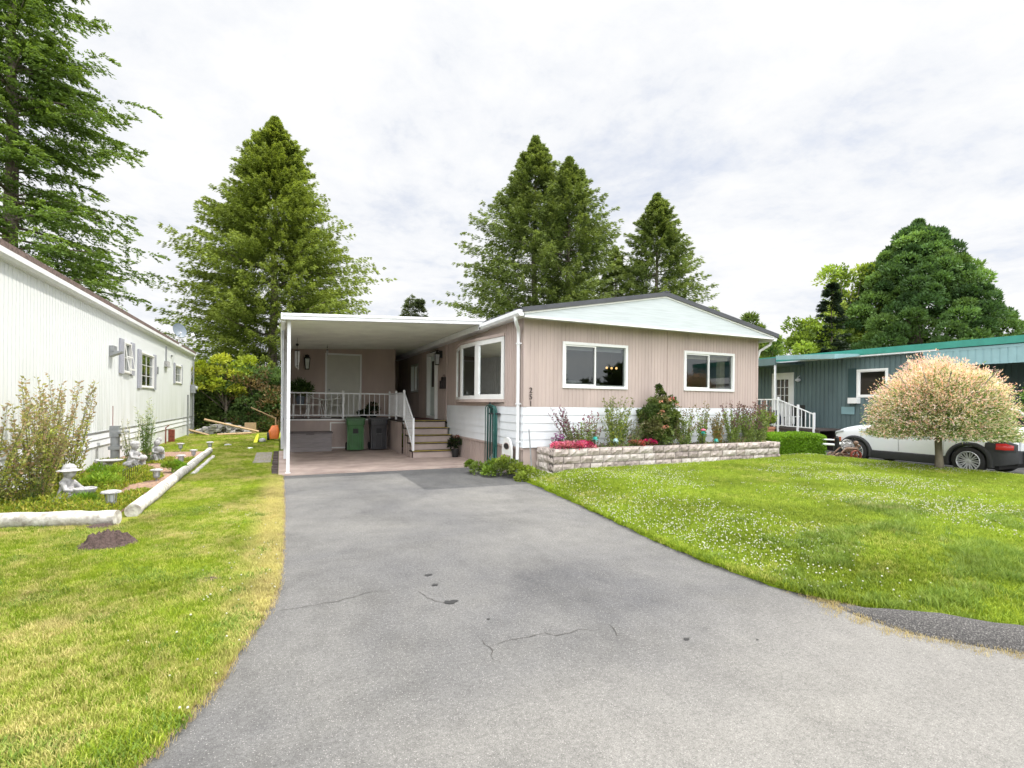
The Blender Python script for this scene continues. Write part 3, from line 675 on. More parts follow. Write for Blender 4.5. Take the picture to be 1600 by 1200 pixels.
# ================================================================ CARPORT
K = thing('carport', 'white metal carport roof on a slim post and corrugated side screen', 'carport', (.14, 11.9, 0))
def cz(x): return 3.375+.05*(x-.14)
rp = MB(); per = .15; y = 11.85; Y_END = 23.5
pr = []
while y < Y_END: pr += [(y,.0),(y+.085,.0),(y+.1,.03),(y+.135,.03)]; y += per
x0_, x1_ = .03, 4.66
rp.loft([[(x, a, cz(x)+b_) for a, b_ in pr] for x in (x0_, 1.6, 3.1, x1_)], False, False)
rp.loft([[(x, a, cz(x)+.05) for a, b_ in (pr[0],pr[-1])] for x in (x0_, x1_)], False, False)
rp.build('roof', M['soffit'], K)
fb = MB()
for xa, xb in ((.03, 4.66),):
    fb.add([(xa,11.72,cz(xa)-.03),(xb,11.72,cz(xb)-.03),(xb,11.85,cz(xb)-.03),(xa,11.85,cz(xa)-.03),(xa,11.72,cz(xa)+.045),(xb,11.72,cz(xb)+.045),(xb,11.85,cz(xb)+.045),(xa,11.85,cz(xa)+.045)], [(0,3,2,1),(4,5,6,7),(0,1,5,4),(1,2,6,5),(2,3,7,6),(3,0,4,7)])
    fb.add([(xa,11.70,cz(xa)+.045),(xb,11.70,cz(xb)+.045),(xb,11.75,cz(xb)+.045),(xa,11.75,cz(xa)+.045),(xa,11.70,cz(xa)+.105),(xb,11.70,cz(xb)+.105),(xb,11.75,cz(xb)+.105),(xa,11.75,cz(xa)+.105)], [(0,3,2,1),(4,5,6,7),(0,1,5,4),(1,2,6,5),(2,3,7,6),(3,0,4,7)])
    fb.add([(xa,11.74,cz(xa)+.06),(xb,11.74,cz(xb)+.06),(xb,12.4,cz(xb)+.06),(xa,12.4,cz(xa)+.06)], [(0,1,2,3)])
fb.box(.0, .03, 11.70, Y_END, 3.34, 3.48); fb.box(.03,.09,11.86,Y_END,3.30,3.37)
fb.build('fascia', M['white_metal'], K, bevel=.006)
ps = MB(); ps.box(.13, .20, 11.98, 12.05, .03, 3.37); ps.box(.11,.22,11.96,12.07,.03,.045); ps.build('post', M['white_metal'], K)
for yy in (15.0, 18.4):
    ps = MB(); ps.box(.095, .155, yy, yy+.06, .03, 3.30); ps.build('post', M['white_metal'], K)
sc = MB(); ribbed(sc, 'x', .05, 13.2, 18.7, .45, 3.30, 1, .12, .02); ribbed(sc, 'x', .045, 13.2, 18.7, .45, 3.30, -1, .12, .02); sc.build('side_screen', M['white_metal'], K)
# ================================================================ DECK
DKY = 17.45; DZ = 1.05
DK = thing('deck', 'raised porch deck with white railing and tan ribbed skirting under the carport', 'deck', (2, 17.5, 0))
d = MB(); d.box(.1, 4.77, DKY, 24, DZ-.05, DZ); d.box(3.37, 4.745, 15.2, DKY-.001, DZ-.05, DZ); d.build('floor', M['deckfloor'], DK)
d = MB(); ribbed(d, 'y', DKY, .12, 3.36, .03, DZ-.06, -1, .19, .012, duty=.85); ribbed(d, 'x', 3.36, 15.2, DKY, .03, DZ-.06, -1, .17, .012, duty=.85); d.build('skirting', M['tan_base'], DK)
d = MB(); d.box(.12, 3.36, DKY-.03, DKY-.013, DZ-.06, DZ-.012); d.build('edge_trim', M['white'], DK)
d = MB(); frame(d, 'y', DKY, 1.49, 2.3, .08, .93, .035, -.03, -.013); d.build('access_panel', M['white'], DK)
RT, RB = 1.88, 1.16
def rail_run(mb, p, q, n, z0b, z0t, z1b, z1t, r=.008):
    p = Vector((*p,0)); q = Vector((*q,0))
    for zz0, zz1, h in ((z0b,z1b,.016),(z0t,z1t,.02)):
        a = p.copy(); b_ = q.copy(); d_ = (b_-a).normalized(); n_ = Vector((-d_.y,d_.x,0))*.018
        mb.add([(*(a-n_).xy,zz0-h),(*(a+n_).xy,zz0-h),(*(a+n_).xy,zz0+h),(*(a-n_).xy,zz0+h),(*(b_-n_).xy,zz1-h),(*(b_+n_).xy,zz1-h),(*(b_+n_).xy,zz1+h),(*(b_-n_).xy,zz1+h)], [(0,1,2,3),(7,6,5,4),(0,4,5,1),(1,5,6,2),(2,6,7,3),(3,7,4,0)])
    for i in range(1, n):
        t_ = i/n; x, y_ = (p+(q-p)*t_).xy; mb.box(x-r, x+r, y_-r, y_+r, z0b+(z1b-z0b)*t_, z0t+(z1t-z0t)*t_)
rl = MB(); rail_run(rl, (.22,DKY+.03), (1.90,DKY+.03), 9, RB, RT, RB, RT); rail_run(rl, (1.90,DKY+.03), (3.42,DKY+.03), 9, RB, RT, RB, RT); rail_run(rl, (3.42,DKY+.03), (3.42,15.25), 16, RB, RT, RB, RT)
rl.build('railing', M['white_metal'], DK)
for x, y in ((1.90,DKY+.03),(3.42,DKY+.03),(3.42,16.4),(3.42,15.25)):
    p_ = MB(); p_.box(x-.028, x+.028, y-.028, y+.028, DZ-.1, RT+.06); p_.lathe([(.03,0),(.034,.012),(.022,.035),(.002,.045)], (x,y,RT+.06), 10); p_.build('railing_post', M['white_metal'], DK)
ST = thing('steps', 'five tan wooden steps with yellow nosings leading up to the deck', 'stairs', (4.05, 14.0, 0))
t_n = MB(); tr = MB(); rs = MB(); sd = MB()
YS = [14.05, 14.34, 14.63, 14.92, 15.2]
for i, y in enumerate(YS):
    z1 = .03+(i+1)*.204
    rs.box(3.42, 4.70, y, y+.02, .03+i*.204, z1-.035)
    tr.box(3.38, 4.74, y-.03, (YS[i+1]+.02 if i < 4 else 15.3), z1-.033, z1)
    t_n.box(3.40, 4.72, y-.036, y-.0305, z1-.010, z1+.002); t_n.box(3.40,4.72,y-.0305,y+.012,z1+.0005,z1+.004)
rs.build('riser', M['tan_base'], ST); tr.build('tread', M['dark_wood'], ST)
M['yellow_strip'] = pm('yellow_nosing', (.42,.33,.06), .2, 8, .7); t_n.build('nosing', M['yellow_strip'], ST)
st = MB()
def stz(y): return max(0.03, .03+.204*sum(1 for q in YS if q <= y+1e-6))-.033
for i, y in enumerate(YS):
    y2 = YS[i+1] if i < 4 else 15.2
    if y2 > y: ribbed(st, 'x', 3.40, y, y2, .03, stz(y), -1, .145, .010, duty=.85)
st.build('side_panel', M['tan_base'], ST)
rl = MB(); rail_run(rl, (3.42,15.22), (3.42,14.06), 9, RB-.02, RT, .33, 1.10); rl.build('handrail', M['white_metal'], ST)
p_ = MB(); p_.box(3.392, 3.448, 14.03, 14.086, .2, 1.16); p_.build('handrail_post', M['white_metal'], ST)
# ================================================================ STORAGE SHED
SY = 18.7
SH = thing('storage_shed', 'tan ribbed storage room with a greige door at the back of the deck', 'shed', (2, SY, DZ))
f = MB(); ribbed(f, 'y', SY, .1, 3.83, DZ, 3.53, -1, .13, .010, [(1.45,2.62,DZ,3.28)], ztf=lambda x: cz(x)+.0); ribbed(f, 'x', 3.83, SY, 23, DZ, 3.56, 1, .13, .01); f.box(3.79, 3.85, SY-.02, SY+.03, DZ, 3.55); f.box(.1,3.8,23,23.05,DZ,3.5)
f.box(3.85, 4.79, 22.5, 22.56, DZ, 3.6)
M['tan_shed'] = pm('tan_shed_siding', (.46,.36,.315), .07, 1.3, .62, stretch=(1,1,.35)); f.build('wall', M['tan_shed'], SH)
f = MB(); frame(f, 'y', SY, 1.42, 2.65, DZ-.07, 3.31, .06, -.03, .04); d_ = f.build('door', M['white'], SH)
f = MB(); f.box(1.48, 2.59, SY+.0, SY+.035, DZ+.01, 3.25); f.build('door_leaf', M['door_grey'], d_)
f = MB(); f.lathe([(.03,0),(.03,.01),(.012,.015),(.012,.04),(.028,.05),(.026,.075),(.004,.08)], (0,0,0), 12); xf = Matrix.Translation((1.56,SY,2.02)) @ Matrix.Rotation(R(90),4,'X'); f.build('handle', M['greymetal'], d_, True, xf=xf)
lantern(.83, SY-.02, 2.93, SH, s=1.25)
# ================================================================ THINGS IN THE CARPORT
def bin_(label, x, y, mat, rot=0):
    t = thing('wheelie_bin', label, 'bin', (0,0,0), 'wheelie bins in front of the deck')
    m = MB(); m.loft([rr(0,0,.215,.25,.05,.04), rr(0,0,.225,.26,.05,.3), rr(0,.0,.25,.30,.05,.80), rr(0,0,.255,.305,.05,.83), rr(0,0,.275,.325,.05,.84), rr(0,0,.28,.335,.05,1.0)])
    m.box(-.085,.085,-.318,-.24,.50,.55)
    for sx in (-1,1):
        m.box(sx*.10,sx*.085,-.29,-.2,.12,.78); m.box(sx*.25,sx*.21,-.27,-.2,.05,.78)
    m.build('body', M[mat], t, True)
    r_ = MB(); r_.box(-.082,.082,-.2995,-.25,.57,.72); r_.build('grab_recess', M['rubber'], t)
    l = MB(); l.loft([rr(0,-.01,.29,.345,.05,1.0), rr(0,-.012,.305,.36,.05,1.012), rr(0,-.012,.30,.355,.05,1.035), rr(0,0,.24,.29,.06,1.065), rr(0,0,.2,.25,.06,1.068)]);
    for i in range(5): l.box(-.14+.06*i,-.11+.06*i,-.352,-.33,.94,1.0)
    l.build('lid', M[mat], t, True)
    h = MB(); h.tube([(-.22,.33,1.02),(-.22,.40,1.03),(.22,.40,1.03),(.22,.33,1.02)], .015, 6); h.build('handle', M[mat], t)
    for sx in (-1,1):
        w_ = MB(); w_.lathe([(.02,-.03),(.10,-.03),(.125,-.02),(.125,.02),(.10,.03),(.02,.03)], (0,0,0), 18); w_.build('wheel', M['rubber'], t, True, xf=Matrix.Translation((sx*.24,.27,.125)) @ Matrix.Rotation(R(90),4,'Y'))
    t.location = (x,y,.035); t.rotation_euler = (0,0,R(rot)); return t
bin_('green wheelie bin standing in front of the deck', 2.20, 16.85, 'bin_green', -3)
bin_('black wheelie bin standing between the green bin and the steps', 2.93, 16.9, 'bin_black', -2)
t = thing('storage_box', 'low brown-grey resin storage box in front of the deck', 'storage box', (.86, 17.1, .035))
m = MB(); m.box(.22,1.50,16.86,17.38,.035,.60)
for i in range(1,4): m.box(.215,1.505,16.85,17.385,.04+.14*i-.004,.04+.14*i+.004)
m.build('body', M['resin'], t, bevel=.008)
m = MB(); m.box(.19,1.53,16.82,17.41,.60,.645); m.box(.74,.98,16.81,16.83,.57,.61); m.build('lid', M['resin_lid'], t, bevel=.01)
# deck furniture
def table(x, y, z, w, d, h, label, mat='chair_white'):
    t = thing('side_table', label, 'table', (x,y,z)); m = MB(); m.box(x-w/2,x+w/2,y-d/2,y+d/2,z+h-.025,z+h); m.build('tabletop', M[mat], t)
    for sx in (-1,1):
        for sy in (-1,1): m = MB(); m.box(x+sx*(w/2-.03)-.018,x+sx*(w/2-.03)+.018,y+sy*(d/2-.03)-.018,y+sy*(d/2-.03)+.018,z,z+h-.026); m.build('leg', M[mat], t)
    return t
table(.62, 17.95, DZ, .52, .45, .46, 'small white square table under the potted lily on the deck')
def potted(name, label, x, y, z, r, h, potm, cols, fr, fz, n, L, W, flower=None, cat='potted plant'):
    t = thing(name, label, cat, (x,y,z)); m = MB(); m.lathe([(r*.72,0),(r*.95,h*.9),(r*1.05,h*.9),(r*1.05,h),(r*.9,h),(r*.88,h*.92)], (x,y,z), 18); m.build('pot', M[potm], t, True)
    cs = [(x+random.uniform(-.5,.5)*fr, y+random.uniform(-.5,.5)*fr, z+h+fz*(.15+.7*random.random())) for _ in range(9)]
    clumps('leaves', t, cs, [fr*.6]*9, n, L, W, cols)
    if flower:
        cs = [(x+random.uniform(-.6,.6)*fr, y-.1*fr, z+h+fz*random.uniform(.75,1.15)) for _ in range(7)]
        clumps('flowers', t, cs, [fr*.13]*7, 10, .07, .04, flower)
    return t
potted('potted_plant', 'leafy white-flowered lily in a grey pot on the small white table', .60, 17.92, DZ+.46, .15, .28, 'dish', [(.09,.17,.05),(.14,.23,.06)], .34, .42, 120, .16, .035, [(.7,.65,.58)])
def chair(x, y, z, rot, label):
    t = thing('bistro_chair', label, 'chair', (0,0,0), 'bistro chairs on the deck'); m = MB()
    m.box(-.22,.22,-.21,.21,.43,.455); m.build('seat', M['chair_white'], t)
    m = MB(); m.loft([[(x_,.22+.02*math.cos(x_*6)-.004,z_) for x_ in (-.22,-.11,0,.11,.22)]+[(x_,.24+.02*math.cos(x_*6),z_) for x_ in (.22,.11,0,-.11,-.22)] for z_ in (.5,.86)]); m.build('backrest', M['chair_white'], t)
    m = MB()
    for s in (-1,1): m = MB(); m.tube([(s*.22,-.2,.44),(s*.25,-.19,.62),(s*.25,-.1,.66),(s*.25,.1,.67),(s*.22,.24,.80)], .013, 6); m.build('armrest', M['chair_white'], t)
    for s in (-1,1):
        m = MB(); m.tube([(s*.2,-.19,.44),(s*.25,-.27,.02)], .013, 6); m.build('leg', M['chair_white'], t)
        m = MB(); m.tube([(s*.2,.2,.44),(s*.24,.30,.02)], .013, 6); m.build('leg', M['chair_white'], t)
    t.location = (x,y,z); t.rotation_euler = (0,0,R(rot)); return t
chair(1.08, 18.0, DZ, 75, 'pale bistro chair nearer the potted lily, turned towards the shed door'); chair(1.72, 18.1, DZ, -75, 'pale bistro chair right of the other, in front of the shed door')
t = thing('bistro_table', 'small round white bistro table between the two chairs', 'table', (1.42,18.25,DZ)); m = MB(); m.lathe([(.25,.60),(.26,.61),(.26,.625),(.25,.63)], (1.42,18.25,DZ), 20); m.build('tabletop', M['chair_white'], t); m = MB(); m.tube([(1.42,18.25,DZ),(1.42,18.25,DZ+.6)], .02, 8); m.lathe([(.18,0),(.17,.02),(.02,.03)], (1.42,18.25,DZ), 16); m.build('pedestal', M['chair_white'], t)
potted('potted_plant', 'dark potted plant with pale blooms behind the right end of the deck railing', 2.95, 17.95, DZ, .14, .16, 'black', [(.03,.05,.02),(.06,.08,.03)], .22, .32, 60, .09, .03, [(.5,.35,.3),(.6,.55,.45)])
potted('potted_plant', 'low dark planter of trailing leaves on the deck floor', 2.62, 17.9, DZ, .13, .10, 'black', [(.03,.05,.02)], .2, .12, 50, .08, .03)
potted('potted_plant', 'dark leafy pot beside the foot of the steps', 4.62, 13.92, .035, .12, .22, 'black', [(.02,.03,.02),(.05,.035,.03),(.04,.07,.02)], .17, .32, 90, .10, .03, [(.25,.08,.06)])
m = MB(); m.box(HX0-.75,HX0-.06,16.45,17.5,DZ,DZ+.012); tag(m.build('door_mat', pm('mat', (.10,.02,.02), .2, 20, .95)), 'dark red mat in front of the door on the deck', 'mat')
# wind chimes
def chime(x, y, ztop, label, s=1.):
    t = thing('wind_chime', label, 'wind chime', (x,y,ztop), 'wind chimes under the carport roof'); m = MB(); m.tube([(x,y,ztop),(x,y,ztop-.55*s)], .004, 4); m.lathe([(.005,0),(.05*s,-.02),(.05*s,-.035),(.005,-.04)], (x,y,ztop-.25*s), 12); m.sphere((x,y,ztop-.14*s), .03*s, 8, 6); m.sphere((x,y,ztop-.58*s), .022*s, 8, 6); m.build('hanger', M['black'], t)
    for i in range(6): a = i*1.047; q = MB(); q.tube([(x+.038*s*math.cos(a),y+.038*s*math.sin(a),ztop-.27*s),(x+.038*s*math.cos(a),y+.038*s*math.sin(a),ztop-(.5+.03*i)*s)], .008*s, 6); q.build('chime_tube', M['white_metal'], t)
chime(.42, 15.2, 3.37, 'large white-tubed wind chime hanging at the carport post', 1.35); chime(1.35, 17.0, 3.42, 'small wind chime hanging in front of the shed door', .6)
# ================================================================ HOSE, PLAQUE, CORNER THINGS
t = thing('garden_hose', 'dark green garden hose looped on a wall hanger beside the downspout', 'hose', (4.72,11.2,.3))
m = MB()
for i in range(7):
    cy = 11.15+.03*i; w_ = .10+.03*i; zt_ = 1.40+.008*i; zb_ = .42-.05*i; x = 4.70-.012*i+.01*(i%2)
    pts = [(x, cy+w_*math.cos(a)+.015*math.sin(3*a+i), (zt_ if math.sin(a) > 0 else zb_)+(.12 if math.sin(a)>0 else .16)*math.sin(a)) for a in [2*math.pi*q/22 for q in range(23)]]
    m.tube(pts, .0125, 6)
m.tube([(4.66,11.0,.55),(4.62,10.9,.25),(4.5,10.7,.06),(4.45,10.5,.05)], .0125, 6)
m.build('coil', M['hose'], t, 'all')
m = MB(); m.tube([(4.75,11.42,1.35),(4.71,11.42,1.52),(4.69,11.45,1.62),(4.69,11.5,1.63),(4.71,11.52,1.5),(4.75,11.5,1.35)], .018, 6); m.box(4.66,4.77,11.0,11.5,1.33,1.37); m.build('hanger', M['bin_black'], t)
m = MB(); m.tube([(4.78,11.2,1.0),(4.70,11.2,1.0),(4.68,11.2,.93)], .016, 6); m.lathe([(.03,-.01),(.03,.01)], (4.71,11.2,1.04), 8); m.build('tap', M['greymetal'], t)
t = thing('garden_plaque', 'white rounded plaque with a dark oval leaning by the downspout', 'plaque', (4.62,10.3,0))
pl = [(-.24,0),(.24,0),(.26,.3)]+[(.26*math.cos(R(a)),.42+.30*math.sin(R(a))) for a in range(0,181,20)]+[(-.26,.3)]
xf = Matrix.Translation((4.66,10.34,.12)) @ Matrix.Rotation(R(90),4,'Z')
m = MB(); m.prism([(p[0],p[1]) for p in pl], 'y', -.02, .02); m.build('plate', M['white'], t, xf=xf @ Matrix.Rotation(R(0),4,'X'))
m = MB(); m.prism([(.15*math.cos(R(a)),.52+.08*math.sin(R(a))) for a in range(0,360,20)], 'y', .02, .026); m.prism([(-.2,.02),(.2,.02),(.2,.33),(-.2,.33)], 'y', .02, .03); m.build('oval', M['tan_base'], t, xf=xf)
m = MB(); m.prism([(.13*math.cos(R(a)),.52+.065*math.sin(R(a))) for a in range(0,360,20)], 'y', .027, .032); m.build('dark_oval', M['black'], t, xf=xf)
m = MB(); m.tube([(4.92,9.62,.15),(4.88,9.70,1.05)], .014, 6); tag(m.build('garden_stake', M['greymetal']), 'thin grey stake leaning at the left end of the block planter', 'stake')
t = thing('ground_cover_plant', 'leafy yellow-green perennial spreading at the house corner by the driveway', 'plant', (4.3,10.0,0))
clumps('leaves', t, [(4.05,10.55,.12),(4.3,10.3,.18),(4.5,10.1,.25),(4.62,9.95,.22),(4.35,9.95,.15),(4.6,9.65,.18),(4.15,10.15,.1),(3.95,10.8,.2),(4.75,9.5,.15),(4.55,9.35,.06),(4.5,10.4,.2)], [.17,.2,.22,.2,.2,.17,.15,.09,.16,.12,.18], 230, .07, .045, [(.17,.26,.035),(.27,.35,.05),(.14,.20,.035)])
# ================================================================ BLOCK PLANTER
PX0, PX1, PY0, PT = 5.10, 11.9, 9.0, .665
PL = thing('block_planter', 'long planter of split-face concrete blocks along the front wall', 'planter', (8.5,9.0,.2))
def rough(mb, axis, c, out, a0, a1, z0, z1, nx=7, ny=3, mi=0):
    vs = []; g_ = .005
    for j in range(ny+1):
        for i in range(nx+1):
            a = a0+g_+(a1-a0-2*g_)*i/nx; z = z0+g_+(z1-z0-2*g_)*j/ny; e = (i in (0,nx)) or (j in (0,ny))
            d = (.0 if e else .022)+random.uniform(-.014,.018)*(0.25 if e else 1)
            vs.append((c+out*d, a, z) if axis == 'x' else (a, c+out*d, z))
    fs = [(j*(nx+1)+i, j*(nx+1)+i+1, (j+1)*(nx+1)+i+1, (j+1)*(nx+1)+i) for j in range(ny) for i in range(nx)]
    mb.add(vs, fs, mi)
for nm, ax, c, out, a0, a1 in (('front_wall','y',PY0+.02,-1,PX0,PX1),('left_wall','x',PX0+.02,-1,PY0+.02,9.78),('right_wall','x',PX1-.02,1,PY0+.02,9.78)):
    m = MB(); hgt = .155
    for cst in range(4):
        z0 = PT-(cst+1)*hgt; z1 = z0+hgt; a = a0-random.uniform(0,.2)-.2*(cst%2)
        while a < a1:
            w_ = random.choice((.30,.40,.46)); s0, s1 = max(a,a0), min(a+w_,a1)
            if s1-s0 > .04: rough(m, ax, c, out, s0, s1, z0, z1, mi=random.choice((0,0,1,2)))
            a += w_
    if ax == 'y': m.box(a0+.012, a1-.012, c+.004, c+.20, .0, PT-.03, 3); m.box(a0+.012, a1-.012, c+.006, c+.19, PT-.0299, PT-.004, 0)
    else: m.box(c-out*.004, c-out*.20, a0+.19, a1, .0, PT-.006, 0)
    m.build(nm, [M['stone_block'],M['block_light'],M['block_dark'],M['joint']], PL)
m = MB(); nx_, ny_ = 60, 6
vs = [(PX0+.2+(PX1-PX0-.4)*i/nx_, PY0+.2+(.58)*j/ny_, .56+.03*noise.noise((i*.7,j*.9,0))) for j in range(ny_+1) for i in range(nx_+1)]
m.add(vs, [(j*(nx_+1)+i,j*(nx_+1)+i+1,(j+1)*(nx_+1)+i+1,(j+1)*(nx_+1)+i) for j in range(ny_) for i in range(nx_)]); m.build('soil', M['soil'], PL, 'all')
zs = .57
G1 = [(.16,.24,.05),(.24,.33,.08),(.30,.38,.12)]
stems_plant('flowering_perennial', 'tall purple-budded penstemon leaning left at the left end of the planter', 'plant', (5.85,9.4,zs), .98, .34, 24, [(.18,.24,.09),(.28,.22,.16)], .045, .03, [(.22,.07,.14),(.16,.06,.12)], 30, 'flowering plants in the block planter', (-.38,0), .5)
t = stems_plant('flowering_perennial', 'small dark purple perennial behind the magenta flowers at the planter corner', 'plant', (5.40,9.4,zs), .42, .22, 16, [(.16,.10,.16),(.10,.07,.10)], .045, .03, [(.30,.06,.28)], 20, 'flowering plants in the block planter')
t = thing('flower_clump', 'dense mound of magenta flowers spilling over the left planter corner', 'flowers', (5.6,9.15,zs), 'flowering plants in the block planter')
cs = [(5.27+.068*i, 9.13+random.uniform(-.04,.12), .66+random.uniform(-.02,.07)) for i in range(14)]
clumps('leaves', t, [(c[0],c[1]+.03,c[2]-.04) for c in cs], [.09]*14, 50, .045, .02, [(.12,.16,.04)]); clumps('flowers', t, cs, [.115]*14, 190, .035, .026, [(.62,.05,.20),(.75,.18,.34),(.50,.04,.13),(.72,.26,.36)], 'leaf_v', up=.6)
stems_plant('flowering_perennial', 'bushy yellow-green penstemon with one tall dark spike below the left window', 'plant', (6.95,9.4,zs), 1.2, .44, 46, G1+[(.42,.44,.07)], .06, .034, [(.24,.26,.12)], 36, 'flowering plants in the block planter')
stems_plant('flowering_perennial', 'slim grey-green stems left of the bushy yellow-green penstemon', 'plant', (6.35,9.45,zs), .85, .22, 22, [(.22,.26,.12),(.28,.24,.16)], .05, .03, [(.28,.10,.15)], 26, 'flowering plants in the block planter')
stems_plant('flowering_perennial', 'short green stems between the purple penstemon and the teal garden flower', 'plant', (6.08,9.4,zs), .62, .28, 26, G1, .05, .03, None, 20, 'flowering plants in the block planter')
stems_plant('flowering_perennial', 'thin grey-green stems just left of the rose bush', 'plant', (7.5,9.45,zs), .68, .24, 26, [(.2,.24,.12),(.26,.22,.16)], .04, .028, None, 22, 'flowering plants in the block planter')
def flowerpot(label, x, cols, r=.09, y=9.25):
    t = thing('flower_clump', label, 'flowers', (x,y,zs), 'flowering plants in the block planter')
    cs = [(x+random.uniform(-r,r)*1.4, y+random.uniform(-.05,.05), .66+random.uniform(0,.08)) for _ in range(5)]
    clumps('leaves', t, [(c[0],c[1],c[2]-.05) for c in cs], [r]*5, 50, .05, .025, [(.07,.11,.03)]); clumps('flowers', t, cs, [r*.9]*5, 70, .04, .03, cols, 'leaf_v', up=.5)
flowerpot('coral-red flower clump right of the yellow-green penstemon', 7.42, [(.60,.10,.10),(.45,.16,.12)]); flowerpot('bright magenta flower clump at the left foot of the rose bush', 7.82, [(.72,.04,.22),(.6,.03,.16)], .08)
# low mixed foliage filling the soil
P_ = []
for i in range(5200):
    x = random.uniform(PX0+.25, PX1-.3); dn = noise.noise((x*1.7,3.3,0))+.25
    if abs(x-9.1) < .35 or dn < 0: continue
    P_.append((x, random.uniform(9.15,9.72), .57+random.random()**1.6*(.08+.32*dn)))
P_ = np.array(P_); D_ = RNG.normal(size=P_.shape)*.6; D_[:,2] = .5+RNG.random(len(P_))
tag(leaf_mesh('ground_cover', P_, D_, .05*(.5+RNG.random(len(P_))), .022, pick([(.16,.24,.05),(.26,.32,.10),(.32,.22,.18),(.12,.17,.05)], len(P_)), M['leaf_v']), 'low mixed foliage filling the soil of the block planter', kind='stuff')
# rose bush
t = thing('rose_bush', 'large dark green rose bush with coral blooms between the front windows', 'bush', (8.27,9.5,zs))
cs, rs_ = [], []
for _ in range(95):
    z = random.random(); w_ = .52*math.sin(math.pi*min(.97,(z*.66+.24)))**.6; a = random.random()*6.28; q = random.random()**.5
    cs.append((8.27+w_*q*math.cos(a), 9.45+w_*.62*q*math.sin(a), zs+.16+z*1.02)); rs_.append(.13+.06*random.random())
cs += [(8.22,9.42,1.92),(8.18,9.42,2.02),(8.30,9.42,1.86)]; rs_ += [.07,.05,.06]
clumps('leaves', t, cs, rs_, 140, .06, .04, [(.10,.15,.035),(.14,.19,.05),(.18,.23,.07),(.17,.17,.07),(.07,.11,.03)], up=.3)
cs = [(7.98,9.12,1.38),(8.04,9.12,1.44),(8.06,9.12,1.06),(8.14,9.1,1.09),(8.22,9.1,1.07),(8.50,9.25,1.70),(8.12,9.25,1.66),(8.3,9.2,1.71),(8.64,9.3,1.60),(8.42,9.22,1.75)]
for c_ in cs: clumps('bloom', t, [c_], [.04], 26, .035, .03, [(.62,.26,.20),(.70,.38,.28),(.60,.16,.18),(.3,.3,.1)], 'leaf_v')
m = MB()
for i in range(9): m.tube([(8.27+random.uniform(-.08,.08),9.45,zs-.05),(8.27+random.uniform(-.3,.3),9.45+random.uniform(-.15,.15),1.3)], [.014,.006], 5)
m.tube([(8.2,9.42,1.5),(8.19,9.42,2.05)], .005, 4); m.build('stem', M['stemgreen'], t)
RG = [('tall loose stems with a brown seed head just right of the rose bush', 8.98, .98, .26, 14), ('single tall slender spike left of the right front window', 9.55, 1.12, .14, 9), ('orange-stemmed perennial below the middle of the right front window', 10.05, .85, .15, 12), ('tall yellow-green spike below the right window frame', 10.62, 1.15, .24, 18), ('dense tall perennial with purple-brown tops at the right end of the planter', 11.2, 1.05, .25, 22), ('tall pale-leaved perennial with a purple spike at the right house corner', 11.62, 1.2, .2, 20)]
for i, (lb, x, h_, sp_, ns) in enumerate(RG):
    stems_plant('flowering_perennial', lb, 'plant', (x,9.4,zs), h_, sp_*1.7, int(ns*2.3), G1 if i != 2 else [(.34,.22,.08),(.26,.26,.08)], .056, .034, [(.20,.12,.13)] if i in (3,4,5) else [(.26,.22,.14)], 34, 'flowering plants in the block planter', (0,0), .2)
for lb, x, z, mt in (('teal pinwheel garden flower in the planter below the left window', 6.18, .84, 'tealflower'), ('pale blue pinwheel garden flower in the planter', 6.72, .79, 'paleflower'), ('teal and pink pinwheel garden flower right of the rose bush', 9.30, .92, 'tealflower'), ('teal garden flower on a low stake near the right end of the planter', 9.72, .72, 'tealflower')):
    t = thing('garden_pinwheel', lb, 'garden ornament', (x,9.12,zs), 'pinwheel ornaments in the planter'); m = MB(); m.tube([(x,9.13,zs-.05),(x,9.13,z)], .006, 5); m.build('stake', M['black'], t)
    m = MB()
    for k_ in range(8): a = k_*math.pi/4; a2 = a+.5; m.add([(x,9.11,z),(x+.08*math.cos(a),9.09,z+.08*math.sin(a)),(x+.055*math.cos(a2),9.135,z+.055*math.sin(a2))], [(0,1,2)])
    m.build('petals', M[mt], t)
    if 'pink' in lb: m = MB(); m.lathe([(.06,0),(.065,.02),(.01,.05)], (x,9.11,z+.07), 8); m.build('bloom', pm('pink_petal', (.6,.12,.2), .2, 20, .7), t)
# ================================================================ LEFT NEIGHBOUR'S HOME
LX = -3.88
L = thing('neighbour_mobile_home', 'long white ribbed mobile home with grey shutters on the left', 'house', (LX, 15, 0))
M['white_rib'] = pm('white_ribbed', (.72,.73,.72), .05, .8, .5, stretch=(1,1,.25))
def stained(name, base):
    m, nt, bs = newmat(name); v = coords(nt, 'Position'); sp = nt.nodes.new('ShaderNodeSeparateXYZ'); lnk(nt, v, sp.inputs[0])
    st_ = nz(nt, coords(nt, 'Position', (1,2.2,.18)), 2.2, 6, .65); low = mth(nt, 'MULTIPLY', mth(nt, 'SUBTRACT', 2.5, sp.outputs['Z']), .55, True)
    f_ = mth(nt, 'MULTIPLY', low, ramp(nt, st_, [(.42,0.),(.62,1.)]), True)
    lnk(nt, mixc(nt, mth(nt, 'MULTIPLY', f_, .6), base, (.42,.45,.38)), bs.inputs['Base Color']); bs.inputs['Roughness'].default_value = .5; return m
M['white_rib'] = stained('white_ribbed_stained', (.68,.70,.70))
WN = [(16.73,17.5,2.33,3.18), (18.62,20.3,1.98,3.07), (24.1,25.5,2.3,3.05)]
